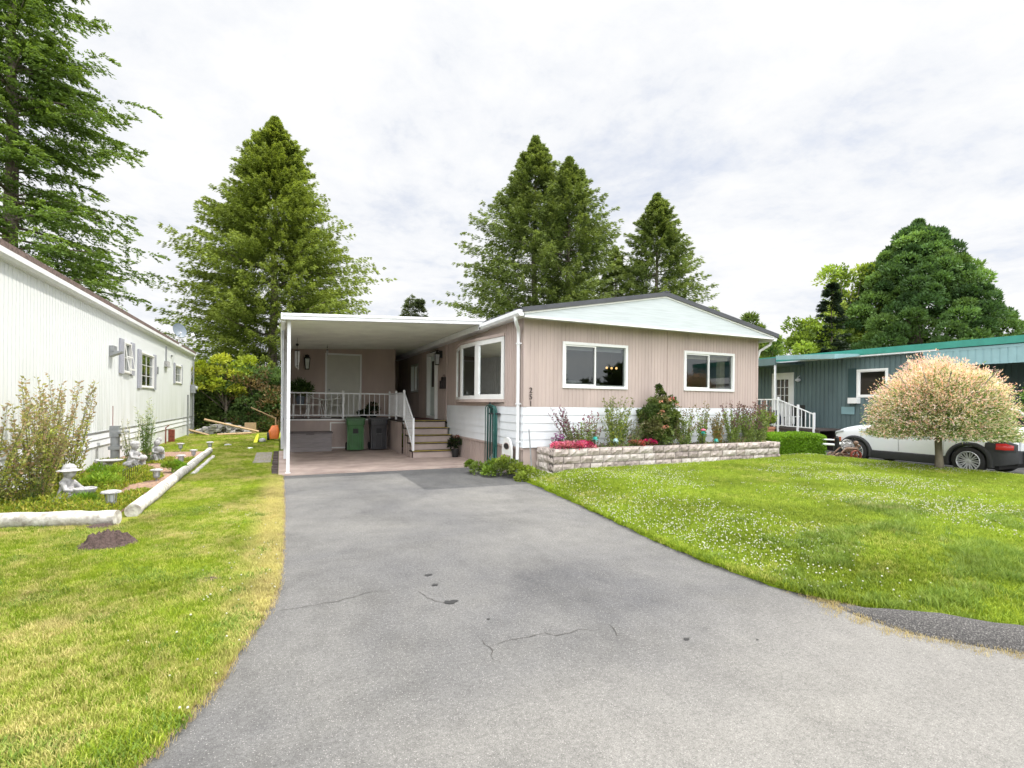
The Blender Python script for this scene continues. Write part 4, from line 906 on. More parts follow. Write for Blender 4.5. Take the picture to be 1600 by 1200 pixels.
f = MB(); ribbed(f, 'x', LX, 2.0, 28.5, .83, 3.74, 1, .13, .006, [(a+.03,b_-.03,c+.03,d-.03) for a,b_,c,d in WN], duty=.7); f.box(LX-.02, LX+.022, 28.44, 28.56, 0, 3.68); f.build('wall', M['white_rib'], L)
f = MB(); lap(f, 'x', LX, 2.0, 28.5, .51, .83, 1, 2, .03); ribbed(f, 'x', LX-.01, 2.0, 28.5, -.04, .51, 1, .4, .008, duty=.95); f.build('skirting', M['white_siding'], L)
f = MB(); f.box(LX+.0, LX+.035, 2.0, 28.5, .826, .845); f.build('drip_strip', M['greymetal'], L)
f = MB(); f.box(-9.5, LX-.06, 28.45, 28.5, 0, 3.68); f.box(-9.5, -9.45, 2, 28.5, 0, 3.68); f.box(-9.5, LX-.06, 2, 2.05, 0, 3.68); f.box(-9.4, LX-.1, 2.1, 28.4, 3.62, 3.66); f.box(-6.4,-6.35,2.1,28.4,0,3.6); f.build('far_wall', M['white_rib'], L)
f = MB(); f.prism([(LX+.14,3.85),(LX+.14,3.95),(-6.7,4.40),(-9.8,3.88),(-9.8,3.82),(-6.7,4.28)], 'y', 1.8, 28.75)
f.build('roof', M['shingle'], L)
f = MB(); f.box(LX-.02, LX+.05, 1.85, 28.7, 3.70, 3.82); f.build('soffit', M['white_metal'], L)
gutter(LX+.051, LX+.15, 1.8, 28.7, 3.71, 3.845, L)
f = MB(); f.tube([(LX+.11,28.55,3.71),(LX+.06,28.5,3.5),(LX+.06,28.5,.05)], .03, 6); f.build('downspout', M['white_metal'], L)
for i, (a, b_, c, d) in enumerate(WN):
    w_ = slider(L, 'x', LX+.014, 1, a, b_, c, d, None, .045, ['narrow window with its sash tilted open','double window with grey shutters','small far window'][i], (2,2) if i != 1 else (2,3))
    sw = .34 if i < 2 else .22
    for s0 in (a-sw, b_): 
        sh = MB(); sh.box(LX+.012, LX+.05, s0, s0+sw, c-.03, d+.05)
        for q in range(14): sh.box(LX+.05, LX+.056, s0+.04, s0+sw-.04, c+.02+q*(d-c)/14, c+.02+(q+.55)*(d-c)/14)
        sh.build('shutter', M['lavender'], L)
f = MB(); f.prism([(LX+.03,3.14),(LX+.045,3.14),(LX+.145,2.45),(LX+.13,2.45)], 'y', 16.80, 16.84); f.prism([(LX+.03,3.14),(LX+.045,3.14),(LX+.145,2.45),(LX+.13,2.45)], 'y', 17.40, 17.44); f.box(LX+.12,LX+.15,16.8,17.44,2.42,2.46); f.prism([(LX+.08,2.8),(LX+.09,2.8),(LX+.092,2.77),(LX+.082,2.77)], 'y', 16.8, 17.44); f.build('awning_sash', M['white'], L)
cu = MB(); cu.loft([[(LX-.15+.03*math.sin(i*1.7), 19.3+.9*i/20, z) for i in range(21)] for z in (1.9,3.1)], False, False); cu.build('curtain', M['blind'], L)
f = MB(); f.box(LX+.01, LX+.10, 15.55, 15.85, 2.80, 2.95); f.prism([(LX+.01,2.80),(LX+.24,2.83),(LX+.24,2.79),(LX+.01,2.68)], 'y', 15.55, 15.85); f.build('vent_hood', M['greymetal'], L)
f = MB(); f.box(LX+.01, LX+.10, 22.1, 22.6, 2.86, 3.04); f.box(LX+.01, LX+.13, 22.1, 22.6, 2.83, 2.86); f.build('vent_hood', M['stone'], L)
f = MB(); f.box(LX+.01, LX+.05, 22.3, 22.34, 3.04, 3.6); f.box(LX+.01,LX+.05,20.9,20.98,2.5,2.75); f.box(LX+.01,LX+.05,23.3,23.5,3.3,3.36); f.build('conduit', M['greymetal'], L)
f = MB(); f.box(LX+.03, LX+.22, 28.0, 28.3, 1.95, 2.35); f.tube([(LX+.12,28.15,1.95),(LX+.12,28.15,0)], .04, 6); f.tube([(LX+.12,28.15,2.35),(LX+.12,28.15,3.6)], .03, 6); f.build('electric_meter', M['greymetal'], L)
f = MB(); f.lathe([(.09,0),(.09,.05),(.06,.08)], (0,0,0), 14); f.build('meter_dial', M['white_metal'], L, xf=Matrix.Translation((LX+.22,28.15,2.2)) @ Matrix.Rotation(R(90),4,'Y'))
for y, mt, s in ((16.3,'rust',.11),(20.9,'wood_grey',.10),(23.6,'rust',.13)):
    f = MB(); f.box(LX-.75-s, LX-.75+s, y-s, y+s, 3.8, 4.30); f.box(LX-.78-s, LX-.72+s, y-s-.03, y+s+.03, 4.30, 4.33); f.build('roof_vent', M[mt], L)
t = thing('satellite_dish', 'grey satellite dish on the far roof edge of the white home', 'satellite dish', (LX+.1, 24.3, 3.8))
xf = Matrix.Translation((LX+.1,24.3,4.42)) @ Matrix.Rotation(R(38),4,'Z') @ Matrix.Rotation(R(72),4,'X')
m = MB(); m.lathe([(.01,.0),(.12,.01),(.22,.035),(.31,.08),(.31,.09),(.22,.045),(.01,.015)], (0,0,0), 24, sx=.85); m.build('dish', M['dish'], t, True, xf=xf)
m = MB(); m.tube([(LX+.1,24.3,3.78),(LX+.12,24.3,4.2),(LX+.2,24.15,4.35)], .025, 6); m.tube([(LX+.12,24.25,4.1),(LX+.55,23.9,4.12),(LX+.65,23.85,4.2)], .02, 6); m.sphere((LX+.66,23.82,4.24), .07, 8, 6); m.box(LX-.05,LX+.2,24.15,24.4,3.78,3.9); m.build('arm', M['white_metal'], t)
# utility post by the home
t = thing('utility_pedestal', 'grey pipe stack with a round valve against the skirting of the white home', 'utility box', (-3.55,14.8,0))
m = MB(); m.tube([(-3.55,14.8,0),(-3.55,14.8,.75)], .09, 10); m.box(-3.66,-3.44,14.68,14.92,.42,.50); m.box(-3.64,-3.46,14.7,14.9,.72,.98); m.lathe([(.12,0),(.12,.05),(.05,.08)], (-3.38,14.75,.8), 12); m.build('body', M['greymetal'], t, True)
m = MB(); m.tube([(-3.6,14.8,.9),(-3.6,14.8,1.45)], .008, 5); m.build('rod', M['rust'], t)
t = thing('faucet_post', 'rusty standpipe against the skirting further along the white home', 'standpipe', (-3.7,21.5,0)); m = MB(); m.tube([(-3.7,21.5,0),(-3.7,21.5,.62),(-3.6,21.5,.7)], .02, 6); m.box(-3.78,-3.6,22.4,22.6,0,.5); m.build('pipe', M['rust'], t)
m = MB(); m.tube([(-3.7,26.2,0),(-3.7,26.2,1.85)], .04, 6); tag(m.build('vent_pipe', M['greymetal']), 'tall grey pipe standing by the far end of the white home', 'pipe')
# ================================================================ LEFT GARDEN BED
bedp = [(LX+.0,17.9),(-2.0,17.9),(-2.0,8.35),(-2.3,8.1),(-3.9,8.55),(-6.5,9.3),(-6.5,10),(LX,10)]
bedp = [(-3.86,17.9),(-2.0,17.9),(-1.98,8.5),(-2.1,8.02),(-3.0,8.3),(-3.86,8.6)]
o = poly_grid('garden_bed_soil', bedp, .12, lambda x,y: .05+.035*noise.noise((x*2,y*2,0))+.02*noise.noise((x*8,y*8,1)), M['mulch'])
def logm(name, label, p, q, r0, r1):
    t = MB(); p = Vector(p); q = Vector(q); n = 26; pts = []; rs2 = []
    for i in range(n+1):
        v_ = p.lerp(q, i/n); pts.append((v_.x+.018*noise.noise((i*.35,p.x,0)), v_.y+.012*noise.noise((i*.3,3,0)), v_.z+.012*noise.noise((i*.4,7,0)))); rs2.append((r0+(r1-r0)*i/n)*(1+.10*noise.noise((i*.6,1,p.y))))
    t.tube(pts, rs2, 12); o_ = t.build(name, M['log'], None, True); return tag(o_, label, 'log', 'peeled logs edging the garden bed')
logm('edging_log', 'thick pale peeled log edging the front of the garden bed', (-4.6,8.62,.10), (-1.86,7.88,.10), .105, .10)
logm('edging_log', 'long pale peeled log running back along the right side of the garden bed', (-1.80,8.35,.09), (-1.93,17.7,.09), .095, .085)
logm('edging_log', 'half-buried thin pale log lying outside the long edging log', (-1.66,12.5,.03), (-1.68,16.2,.03), .05, .05)
def solar(x, y, label, s=1.):
    t = thing('solar_lamp', label, 'solar lamp', (x,y,.05), 'solar path lamps along the garden edge'); m = MB()
    m.lathe([(.012,-.05),(.012,.06*s)], (x,y,.05), 6)
    m.lathe([(.02,.06*s),(.045*s,.08*s),(.05*s,.10*s),(.03,.11*s)], (x,y,.05), 12)
    for i in range(8): a = i*math.pi/4; m.tube([(x+.05*s*math.cos(a),y+.05*s*math.sin(a),.05+.09*s),(x+.058*s*math.cos(a),y+.058*s*math.sin(a),.05+.21*s)], .004, 4)
    m.build('cage', M['greymetal'], t)
    m = MB(); m.lathe([(.035*s,.10*s),(.042*s,.20*s)], (x,y,.05), 10); m.build('lamp_glass', M['clear_lens'], t)
    m = MB(); m.lathe([(.06*s,.205*s),(.105*s,.215*s),(.10*s,.232*s),(.055*s,.245*s),(.01,.25*s)], (x,y,.05), 18); m.build('cap', M['stone'], t, True)
solar(-2.14,8.75,'nearest solar lamp, standing inside the corner where the logs meet',1.15); solar(-2.12,11.5,'second solar lamp along the long log, half hidden by a green tuft',1.0)
solar(-2.15,14.3,'third solar lamp along the long log, over bare mulch',1.); solar(-2.12,16.0,'fourth solar lamp, leaning low next to pale stones near the end of the log',.9)
solar(-2.0,18.4,'farthest solar lamp just past the end of the long log',1.05); solar(-2.75,18.2,'solar lamp on the grass behind the garden bed, nearer the white home',1.)
def statue(label, x, y, rot, s=1., kind=0):
    m = MB()
    m.sphere((0,0,.05), .13, 14, 8, .5); m.sphere((.06,.05,.10), .11, 12, 8, .6); m.sphere((-.07,.05,.10), .11, 12, 8, .6)
    m.tube([(.06,.03,.11),(.085,-.10,.15),(.07,-.13,.02)], [.065,.05,.035], 10); m.tube([(-.06,.03,.11),(-.085,-.10,.15),(-.07,-.13,.02)], [.065,.05,.035], 10)
    m.lathe([(.02,.05),(.115,.08),(.105,.18),(.075,.27),(.085,.325),(.05,.36),(.03,.40)], (0,.03,0), 16, sy=.85)
    m.sphere((0,-.005,.445), .068, 14, 10, 1.1); m.sphere((0,-.068,.44), .013, 8, 6)
    for sx in (-1,1): m.tube([(sx*.075,.02,.325),(sx*.12,-.05,.235),(sx*.075,-.145,.215)], [.034,.028,.022], 8); m.sphere((sx*.07,-.15,.215), .026, 8, 6)
    if kind == 0:
        m.lathe([(.001,.455),(.125,.462),(.135,.470),(.075,.485),(.07,.52),(.045,.55),(.002,.56)], (0,.0,0), 18)
        m.lathe([(.06,.14),(.105,.19),(.125,.235),(.125,.25),(.105,.25),(.09,.215),(.01,.205)], (0,-.19,0), 16)
    elif kind == 1:
        m.sphere((0,-.17,.22), .075, 12, 8, .8); m.lathe([(.075,.45),(.08,.50),(.05,.54),(.002,.55)], (0,.005,0), 14)
    else:
        m.sphere((.0,-.12,.28), .09, 12, 8); m.sphere((.06,.02,.52), .06, 10, 8)
    o_ = m.build('statue', M['stone']); o_.scale = (s,s,s)
    md = o_.modifiers.new('fuse', 'REMESH'); md.mode = 'VOXEL'; md.voxel_size = .009
    sm_ = o_.modifiers.new('smooth', 'SMOOTH'); sm_.iterations = 3; sm_.factor = .5
    o_.location = (x,y,.06); o_.rotation_euler = (0,0,R(rot)); return tag(o_, label, 'statue')
statue('grey stone statue of a seated child in a brimmed hat holding a bowl', -2.72, 9.15, 70, 1.12)
statue('smaller capped stone statue of a seated figure holding a round bundle, behind the bird bath', -2.93, 13.7, 60, 1.15, 1)
statue('weathered pale statue overgrown by weeds near the white home', -2.80, 15.2, 40, 1.05, 2)
t = thing('bird_bath', 'small shallow stone bird bath among the weeds', 'bird bath', (-3.1,12.6,.05)); m = MB(); m.lathe([(.10,0),(.09,.03),(.045,.06),(.04,.25),(.07,.28),(.20,.31),(.22,.335),(.19,.335),(.04,.305)], (-3.1,12.6,.05), 20); m.build('basin', M['stone'], t, True)
t = thing('garden_ornament', 'pale stone frog-shaped ornament left of the bird bath', 'garden ornament', (-3.4,13.2,.05)); m = MB(); m.sphere((-3.4,13.2,.14),.13,10,8,.9); m.sphere((-3.33,13.15,.28),.08,10,8); m.sphere((-3.5,13.3,.3),.05,8,6); m.build('body', M['stone'], t, True)
def mound(label, x, y, r, h, name='molehill'):
    n = 44; vs = []; 
    for j in range(n+1):
        for i in range(n+1):
            a, b_ = (i/n*2-1), (j/n*2-1); d = math.hypot(a,b_); z = max(0,(1-d**1.6))*h
            k_ = max(0,1-d); z += (.45*h)*(.7*noise.noise((a*4+x,b_*4+y,0))+.6*noise.noise((a*14,b_*14,x))+.4*noise.noise((a*25,b_*25,x+3)))*min(1,k_*3)
            vs.append((x+a*r, y+b_*r*.8, .018+z*(d<1)-(.03 if d >= .98 else 0)))
    m_ = MB(); m_.add(vs, [(j*(n+1)+i,j*(n+1)+i+1,(j+1)*(n+1)+i+1,(j+1)*(n+1)+i) for j in range(n) for i in range(n)]); return tag(m_.build(name, M['moledirt'], None, 'all'), label, 'dirt mound', 'molehills on the left lawn')
M['moledirt'] = pm('mole_dirt', (.085,.055,.048), .35, 60, .95, bmp=1., bscale=90)
mound('dark brown molehill on the lawn just in front of the log corner', -1.68, 6.75, .29, .15); mound('low molehill pressed against the end of the front log', -1.98, 7.72, .22, .05); mound('small flattened molehill near the driveway edge', -.55, 5.12, .13, .025)
for i, (lb, u, v_, s) in enumerate((('rounded pale stone in the grass shaded by the carport', 356, 697, .13), ('small white stone in the grass left of the wooden boards', 391, 702, .10), ('white plastic scrap lying on the left lawn', 228, 1009, .025))):
    x, y = g0(u, v_); m = MB(); m.sphere((x,y,.02), s, 10, 7, .5 if i < 2 else .3, sy=.7); tag(m.build('stone' if i < 2 else 'litter', M['stone'] if i == 0 else M['white'], None, True), lb, 'stone' if i < 2 else 'litter')
# wooden boards lying by the slab, brick edging
t = MB()
for i in range(9): t.box(-.62+random.uniform(-.01,.01), -.20, 14.2+.31*i, 14.2+.31*i+.295, .02, .05)
tag(t.build('board_walk', M['wood_grey']), 'weathered grey boards laid on the grass beside the carport floor', 'boards')
t = MB()
for i in range(34): t.box(-.16+random.uniform(-.012,.012), -.03, 11.95+.16*i, 11.95+.16*i+.148, -.02, .05+random.uniform(-.012,.015))
tag(t.build('brick_edging', pm('dark_brick', (.065,.045,.038), .3, 14, .95)), 'dark brick edging between the lawn and the carport floor', 'edging')
# rubble pile and wood at the back
t = thing('rubble_pile', 'heap of pale broken stones between boards at the back of the left yard', 'rubble pile', (-2.4,27.4,0))
m = MB()
for i in range(110):
    x = -3.5+2.2*random.random(); f_ = 1-abs((x+2.4)/1.25)**2; y = 27.0+.8*random.random(); z = .05+max(.05,f_)*.42*random.random()**.7; r_ = .06+.08*random.random()
    c_ = [(x+r_*random.uniform(.6,1.2)*sx, y+r_*random.uniform(.6,1.2)*sy, z+r_*random.uniform(.3,.8)*sz_) for sz_ in (-1,1) for sx, sy in ((-1,-1),(1,-1),(1,1),(-1,1))]
    m.add(c_, [(0,3,2,1),(4,5,6,7),(0,1,5,4),(1,2,6,5),(2,3,7,6),(3,0,4,7)])
M['rubble'] = pm('rubble', (.40,.385,.37), .3, 6, .95); m.build('stones', M['rubble'], t)
for i, (p, q) in enumerate((((-3.75,26.7,.28),(-2.9,26.3,.04)),((-3.2,27.3,.72),(-.9,26.6,.16)),((-2.6,26.5,.05),(-1.2,26.5,.10)))):
    m = MB(); m.tube([p,q], .05, 4); m.build('board', M['wood_new'], t)
m = MB(); m.box(-1.55,-1.05,27.5,27.56,.02,.55); tag(m.build('plywood_sheet', M['wood_new']), 'square piece of orange-brown plywood standing behind the rubble pile', 'plywood')
t = thing('cultivator', 'orange garden machine with a wooden handle half hidden behind the carport screen', 'garden machine', (-.2,22.5,0))
m = MB(); m.loft([rr(-.2,22.5,.16,.3,.06,.1), rr(-.2,22.5,.2,.33,.08,.4), rr(-.18,22.5,.12,.2,.05,.62)]); m.build('body', M['orange'], t, True)
m = MB(); m.tube([(-.15,22.5,.9),(-1.05,22.4,1.35)], .025, 6); m.tube([(-.15,22.5,.3),(-.15,22.5,.95)], .03, 6); m.build('handle', M['wood_new'], t)
m = MB(); m.lathe([(.03,-.05),(.17,-.05),(.17,.05),(.03,.05)], (0,0,0), 14); m.build('wheel', M['rubber'], t, xf=Matrix.Translation((-.42,22.5,.17)) @ Matrix.Rotation(R(90),4,'Y'))
m = MB(); x, y = g0(401, 693); m.add([(x-.12,y+1.4,.02),(x-.02,y+1.4,.3),(x+.05,y+.6,.32),(x+.02,y,.03),(x-.12,y,.03),(x-.03,y+.6,.28)], [(0,1,2,5),(5,2,3,4)]); tag(m.build('yellow_strap', M['yellow']), 'crumpled yellow strap on the grass by the wooden boards', 'strap')
t = thing('small_bollard_light', 'grey stone with a white cap beside the orange machine', 'stone', (-.55,22,0)); m = MB(); m.sphere((-.6,21.6,.08),.13,10,8,.8); m.build('body', M['stone'], t, True)
# ================================================================ RIGHT SIDE
t = thing('clipped_hedge', 'low clipped bright green box hedge right of the planter', 'hedge', (13.2,9.75,.1))
def hedge(t, x0, x1, y0, y1, z0, z1, n, L, W, cols):
    faces = [('y',y0),('x',x1),('x',x0),('z',z1),('y',y1)]; Ps, Ds = [], []
    for ax, c in faces:
        k = n if ax != 'x' else n//3
        a = RNG.random(k); b_ = RNG.random(k); P = np.zeros((k,3)); D = np.zeros((k,3))
        if ax == 'y': P[:,0] = x0+(x1-x0)*a; P[:,1] = c; P[:,2] = z0+(z1-z0)*b_; D[:,1] = -1 if c == y0 else 1
        if ax == 'x': P[:,1] = y0+(y1-y0)*a; P[:,0] = c; P[:,2] = z0+(z1-z0)*b_; D[:,0] = 1 if c == x1 else -1
        if ax == 'z': P[:,0] = x0+(x1-x0)*a; P[:,1] = y0+(y1-y0)*b_; P[:,2] = c; D[:,2] = 1
        P += -D*(RNG.random((k,1))*.14)+RNG.normal(size=(k,3))*.02
        P[:,2] = np.minimum(P[:,2], z1-.05*((np.abs((P[:,0]-(x0+x1)/2)/(x1-x0)*2)**6)+(np.abs((P[:,1]-(y0+y1)/2)/(y1-y0)*2)**6)))+.015*np.sin(P[:,0]*7)
        Ps.append(P); Ds.append(D+RNG.normal(size=(k,3))*.6+np.array([0,0,.35]))
    P = np.concatenate(Ps); D = np.concatenate(Ds); leaf_mesh('foliage', P, D, L*(.6+.8*RNG.random(len(P))), W, pick(cols, len(P)), M['leaf'], t)
hedge(t, 12.02, 14.25, 9.35, 10.1, .12, .82, 12000, .05, .028, [(.17,.33,.025),(.22,.39,.035),(.13,.26,.02)])
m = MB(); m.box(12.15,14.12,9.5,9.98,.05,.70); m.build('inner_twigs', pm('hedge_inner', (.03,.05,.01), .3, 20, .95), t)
# lattice and post behind the right corner of the house
t = thing('lattice_panel', 'white scalloped lattice strip against a brown post at the right house corner', 'lattice', (12.55,10.6,.1)); m = MB()
for i in range(15):
    z = .9+i*.165; m.loft([[(12.56+.075*math.cos(a)*k_, 10.62+.0, z+.085*math.sin(a)*k_) for a in [2*math.pi*q/14 for q in range(14)]] for k_ in (.62,1.)], False)
m.build('rings', M['white'], t); m = MB(); m.box(12.66,12.74,10.6,10.68,0,3.3); m.build('post', M['rust'], t)
# low barrier in the neighbour drive
t = thing('rail_barrier', 'black post with white horizontal rails left of the white car', 'barrier', (14.3,9.6,0)); m = MB(); m.box(14.22,14.31,9.0,9.08,0,.72); m.lathe([(.05,0),(.03,.05)], (14.265,9.04,.72), 8); m.build('post', M['black'], t)
m = MB(); m.tube([(14.27,9.04,.55),(15.9,8.95,.55)], .035, 8); m.tube([(14.26,9.05,.52),(13.7,10.3,.55)], .03, 8); m.tube([(14.26,9.05,.66),(13.7,10.4,.66)], .02, 8); m.build('rail', M['white_metal'], t)
# antique cart ornament
t = thing('garden_cart', 'weathered wooden garden cart ornament with a red spoked wheel beside the white car', 'cart ornament', (0,0,0))
def wheel_sp(rad, mat, name, parent, loc, spokes=8, w=.035, rot=0):
    m = MB(); seg = 24; m.loft([[(rr_*math.cos(2*math.pi*j/seg), y, rr_*math.sin(2*math.pi*j/seg)) for j in range(seg)] for rr_, y in ((rad,-w),(rad,w),(rad*.84,w),(rad*.84,-w),(rad,-w))], False)
    for i in range(spokes): a = 2*math.pi*i/spokes; m.tube([(0,0,0),(rad*.88*math.cos(a),0,rad*.88*math.sin(a))], .014, 5)
    m.tube([(0,-w*1.3,0),(0,w*1.3,0)], rad*.2, 10); return m.build(name, M[mat], parent, xf=Matrix.Translation(loc) @ Matrix.Rotation(R(rot),4,'Z'))
wheel_sp(.17, 'rust', 'wheel', t, (.22,-.18,.17)); wheel_sp(.17, 'rust', 'wheel', t, (.22,.18,.17)); wheel_sp(.13, 'oldwood', 'wheel', t, (-.30,-.16,.13)); wheel_sp(.13, 'oldwood', 'wheel', t, (-.30,.16,.13)); wheel_sp(.20, 'stone', 'upright_wheel', t, (.12,.05,.48), 14, .012)
m = MB()
for y in (-.13,.13): m.tube([(-.36,y,.12),(-.05,y,.40),(.3,y,.38)], .022, 6)
for i in range(5): m.box(-.16+.08*i,-.11+.08*i,-.13,.13,.05+.07*i,.075+.07*i)
m.box(-.35,.3,-.15,.15,.12,.15); m.box(.05,.36,-.13,.13,.30,.42); m.tube([(.36,.0,.02),(.38,0,.45),(.33,0,.62)], [.03,.025,.02], 6); m.sphere((.36,-.02,.56),.07,8,6); m.sphere((.44,-.04,.46),.05,8,6)
m.build('frame', M['oldwood'], t); t.location = (13.74,8.5,gz(13.74,8.5)-.01); t.rotation_euler = (0,0,R(-18)); t.scale = (.88,.88,.82)
# ---------------------------------------------------------------- the car
CAR = thing('parked_car', 'white compact crossover with black wheel-arch cladding parked next door', 'car', (0,0,0))
WB = 2.6
st_ = [(-.84,.60,.40,.78,.86),(-.80,.74,.36,.90,.98),(-.68,.83,.32,.98,1.04),(-.35,.875,.26,1.0,1.05),(0,.89,.24,.975,1.03),(.6,.885,.22,.955,1.0),(1.3,.88,.22,.945,1.0),(2.0,.885,.22,.94,1.0),(2.35,.89,.23,.925,1.0),(2.75,.88,.24,.875,.95),(3.1,.82,.27,.80,.875),(3.28,.72,.32,.70,.78),(3.35,.58,.36,.60,.66)]
rings = []
for x, w_, zb, zs_, zt_ in st_:
    zb += .03; zs_ += .12; zt_ += .135
    half = [(w_*.55,zb),(w_*.90,zb+.01),(w_*.975,zb+.10),(w_*.99,zb+(zs_-zb)*.38),(w_,zb+(zs_-zb)*.62),(w_*.985,zs_-.10),(w_*.955,zs_-.02),(w_*.90,zs_+(zt_-zs_)*.35),(w_*.6,zt_-.008),(w_*.25,zt_)]
    rings.append([(x,y,z) for y,z in half]+[(x,-y,z) for y,z in reversed(half)])
m = MB(); m.loft(rings)
body = m.build('body', M['car_white'], CAR, 'all')
bmod = body.modifiers.new('sub','SUBSURF'); bmod.levels = 2; bmod.render_levels = 2
cut = MB()
for x in (0, WB):
    for s in (-1,1):
        seg = 28; cut.loft([[(x+.385*math.cos(2*math.pi*j/seg), y, .335+.385*math.sin(2*math.pi*j/seg)) for j in range(seg)] for y in (s*.60, s*1.05)])
co = cut.build('cutter', M['rubber']); bo = body.modifiers.new('cut','BOOLEAN'); bo.object = co; bo.operation = 'DIFFERENCE'; bo.solver = 'EXACT'
bpy.context.view_layer.update(); me = bpy.data.meshes.new_from_object(body.evaluated_get(bpy.context.evaluated_depsgraph_get()))
body.modifiers.clear(); body.data = me; bpy.data.objects.remove(co); me.set_sharp_from_angle(angle=R(35))
m = MB()
m.loft([rr(.75,0,1.45,.80,.2,1.08), rr(.70,0,1.22,.74,.2,1.32), rr(.55,0,.92,.64,.18,1.54)], True); m.build('windows', M['glass_dark'] if 0 else pm('car_glass', (.012,.015,.018), .1, 3, .06), CAR, True)
m = MB(); m.loft([rr(.55,0,.95,.655,.18,1.535), rr(.53,0,.93,.64,.2,1.58), rr(.5,0,.8,.52,.2,1.615), rr(.48,0,.5,.3,.2,1.625)])
for s in (-1,1):
    for xa, xb in ((2.14,1.42),(.72,.66),(-.64,-.35)): m.tube([(xa,s*.795,1.09),((xa+xb)/2,s*.742,1.32),(xb,s*.63,1.55)], .028, 6)
m.build('roof', M['car_white'], CAR, True)
for s in (-1,1):
    m = MB()
    for x in (0,WB):
        n = 20; a0, a1 = R(-14), R(194); rg = []
        for i in range(n+1):
            a = a0+(a1-a0)*i/n; c_, s_ = math.cos(a), math.sin(a); fl = .455 if not (x == 0 and c_ < -.2) else .47
            rg.append([(x+.375*c_, s*.80, .335+.375*s_),(x+.375*c_, s*.915, .335+.375*s_),(x+.41*c_, s*.925, .335+.41*s_),(x+fl*c_, s*.905, .335+fl*s_),(x+fl*c_, s*.80, .335+fl*s_)])
        m.loft(rg, True)
    m.loft([[(x,s*y,z) for y,z in ((.80,.20),(.90,.21),(.915,.30),(.905,.40),(.80,.44))] for x in (.40,WB-.40)])
    m.loft([[(x,s*y,z) for y,z in ((.5,z0_),(w_,z0_),(w_+.012,(z0_+z1_)/2),(w_-.0,z1_),(.5,z1_))] for x,w_,z0_,z1_ in ((-.36,.905,.25,.62),(-.55,.885,.28,.66),(-.72,.85,.32,.66),(-.86,.74,.36,.64))])
    m.loft([[(x,s*y,z) for y,z in ((.5,z0_),(w_,z0_),(w_+.012,(z0_+z1_)/2),(w_,z1_),(.5,z1_))] for x,w_,z0_,z1_ in ((WB+.36,.885,.22,.42),(3.1,.84,.24,.44),(3.32,.72,.28,.46),(3.39,.5,.30,.48))])
    m.loft([[(x,s*y,z) for y,z in ((.7,z0_),(w_,z0_),(w_+.01,(z0_+z1_)/2),(w_-.01,z1_),(.7,z1_))] for x,w_,z0_,z1_ in ((-.32,.90,.62,.80),(-.5,.895,.60,.86),(-.70,.872,.60,.85),(-.83,.79,.62,.78))])
    m.build('cladding', M['cladding'], CAR, True)
    m = MB(); m.loft([[(x,s*y,z) for y,z in ((w_-.05,z0_),(w_,z0_),(w_+.006,(z0_+z1_)/2),(w_-.004,z1_),(w_-.05,z1_))] for x,w_,z0_,z1_ in ((-.52,.912,.655,.79),(-.68,.892,.65,.80),(-.80,.83,.66,.755))]); m.build('tail_light', M['red_lens'], CAR, True)
    m = MB(); m.loft([[(x,s*y,z) for y,z in ((w_-.06,z0_),(w_,z0_),(w_+.004,(z0_+z1_)/2),(w_-.004,z1_),(w_-.06,z1_))] for x,w_,z0_,z1_ in ((WB+.43,.875,.60,.72),(3.2,.80,.57,.70),(3.30,.72,.56,.66))]); m.build('indicator_light', M['orange_lens'], CAR, True)
    m = MB(); m.loft([[(x,s*y,z) for y,z in ((w_-.08,z0_),(w_,z0_),(w_-.02,z1_),(w_-.1,z1_))] for x,w_,z0_,z1_ in ((2.95,.862,.90,.94),(3.25,.745,.83,.88),(3.35,.6,.76,.80))]); m.build('headlight', M['clear_lens'], CAR, True)
    m = MB(); m.loft([rr(1.95,s*.99,.08,.10,.04,1.12), rr(1.93,s*.99,.09,.11,.05,1.19), rr(1.92,s*.98,.06,.08,.04,1.25)]); m.tube([(1.95,s*.84,1.11),(1.95,s*.93,1.14)], .03, 6); m.build('mirror', M['car_white'], CAR, True)
    m = MB()
    for x in (1.28,.25): m.tube([(x-.09,s*.895,.955),(x,s*.915,.96),(x+.09,s*.895,.955)], .012, 6)
    m.build('door_handle', M['car_white'], CAR)
    m = MB()
    for x in (.48,1.48,2.42): m.tube([(x,s*.893,.44),(x+.01,s*.899,.78),(x-.01 if x < 1 else x,s*.872,1.04)], .0035, 4)
    m.build('door_seam', M['rubber'], CAR)
    for x in (0,WB):
        m = MB(); pr = [(.225,-.10),(.30,-.105),(.325,-.09),(.335,-.05),(.335,.05),(.325,.09),(.30,.105),(.225,.10)]
        m.lathe(pr+[pr[0]], (0,0,0), 40, False); xf = Matrix.Translation((x,s*.80,.335)) @ Matrix.Rotation(R(-90*s),4,'X')
        w_ = m.build('wheel', M['rubber'], CAR, True, xf=xf)
        m = MB(); m.lathe([(.236,.10),(.228,.108),(.214,.10),(.205,.06),(.20,-.08)], (0,0,0), 40, False)
        for i in range(10):
            for da in (-.10,.10):
                a = 2*math.pi*i/10+da; a2 = 2*math.pi*i/10+da*1.35; c_, s_ = math.cos(a2), math.sin(a2); px_, py_ = -s_, c_
                for_ = [(.045*math.cos(a)+px_*wd, .045*math.sin(a)+py_*wd, z) for wd, z in ((-.009,.075),(.009,.075),(.009,.05),(-.009,.05))]; far_ = [(.215*c_+px_*wd, .215*s_+py_*wd, z) for wd, z in ((-.011,.098),(.011,.098),(.011,.07),(-.011,.07))]
                m.loft([for_, far_])
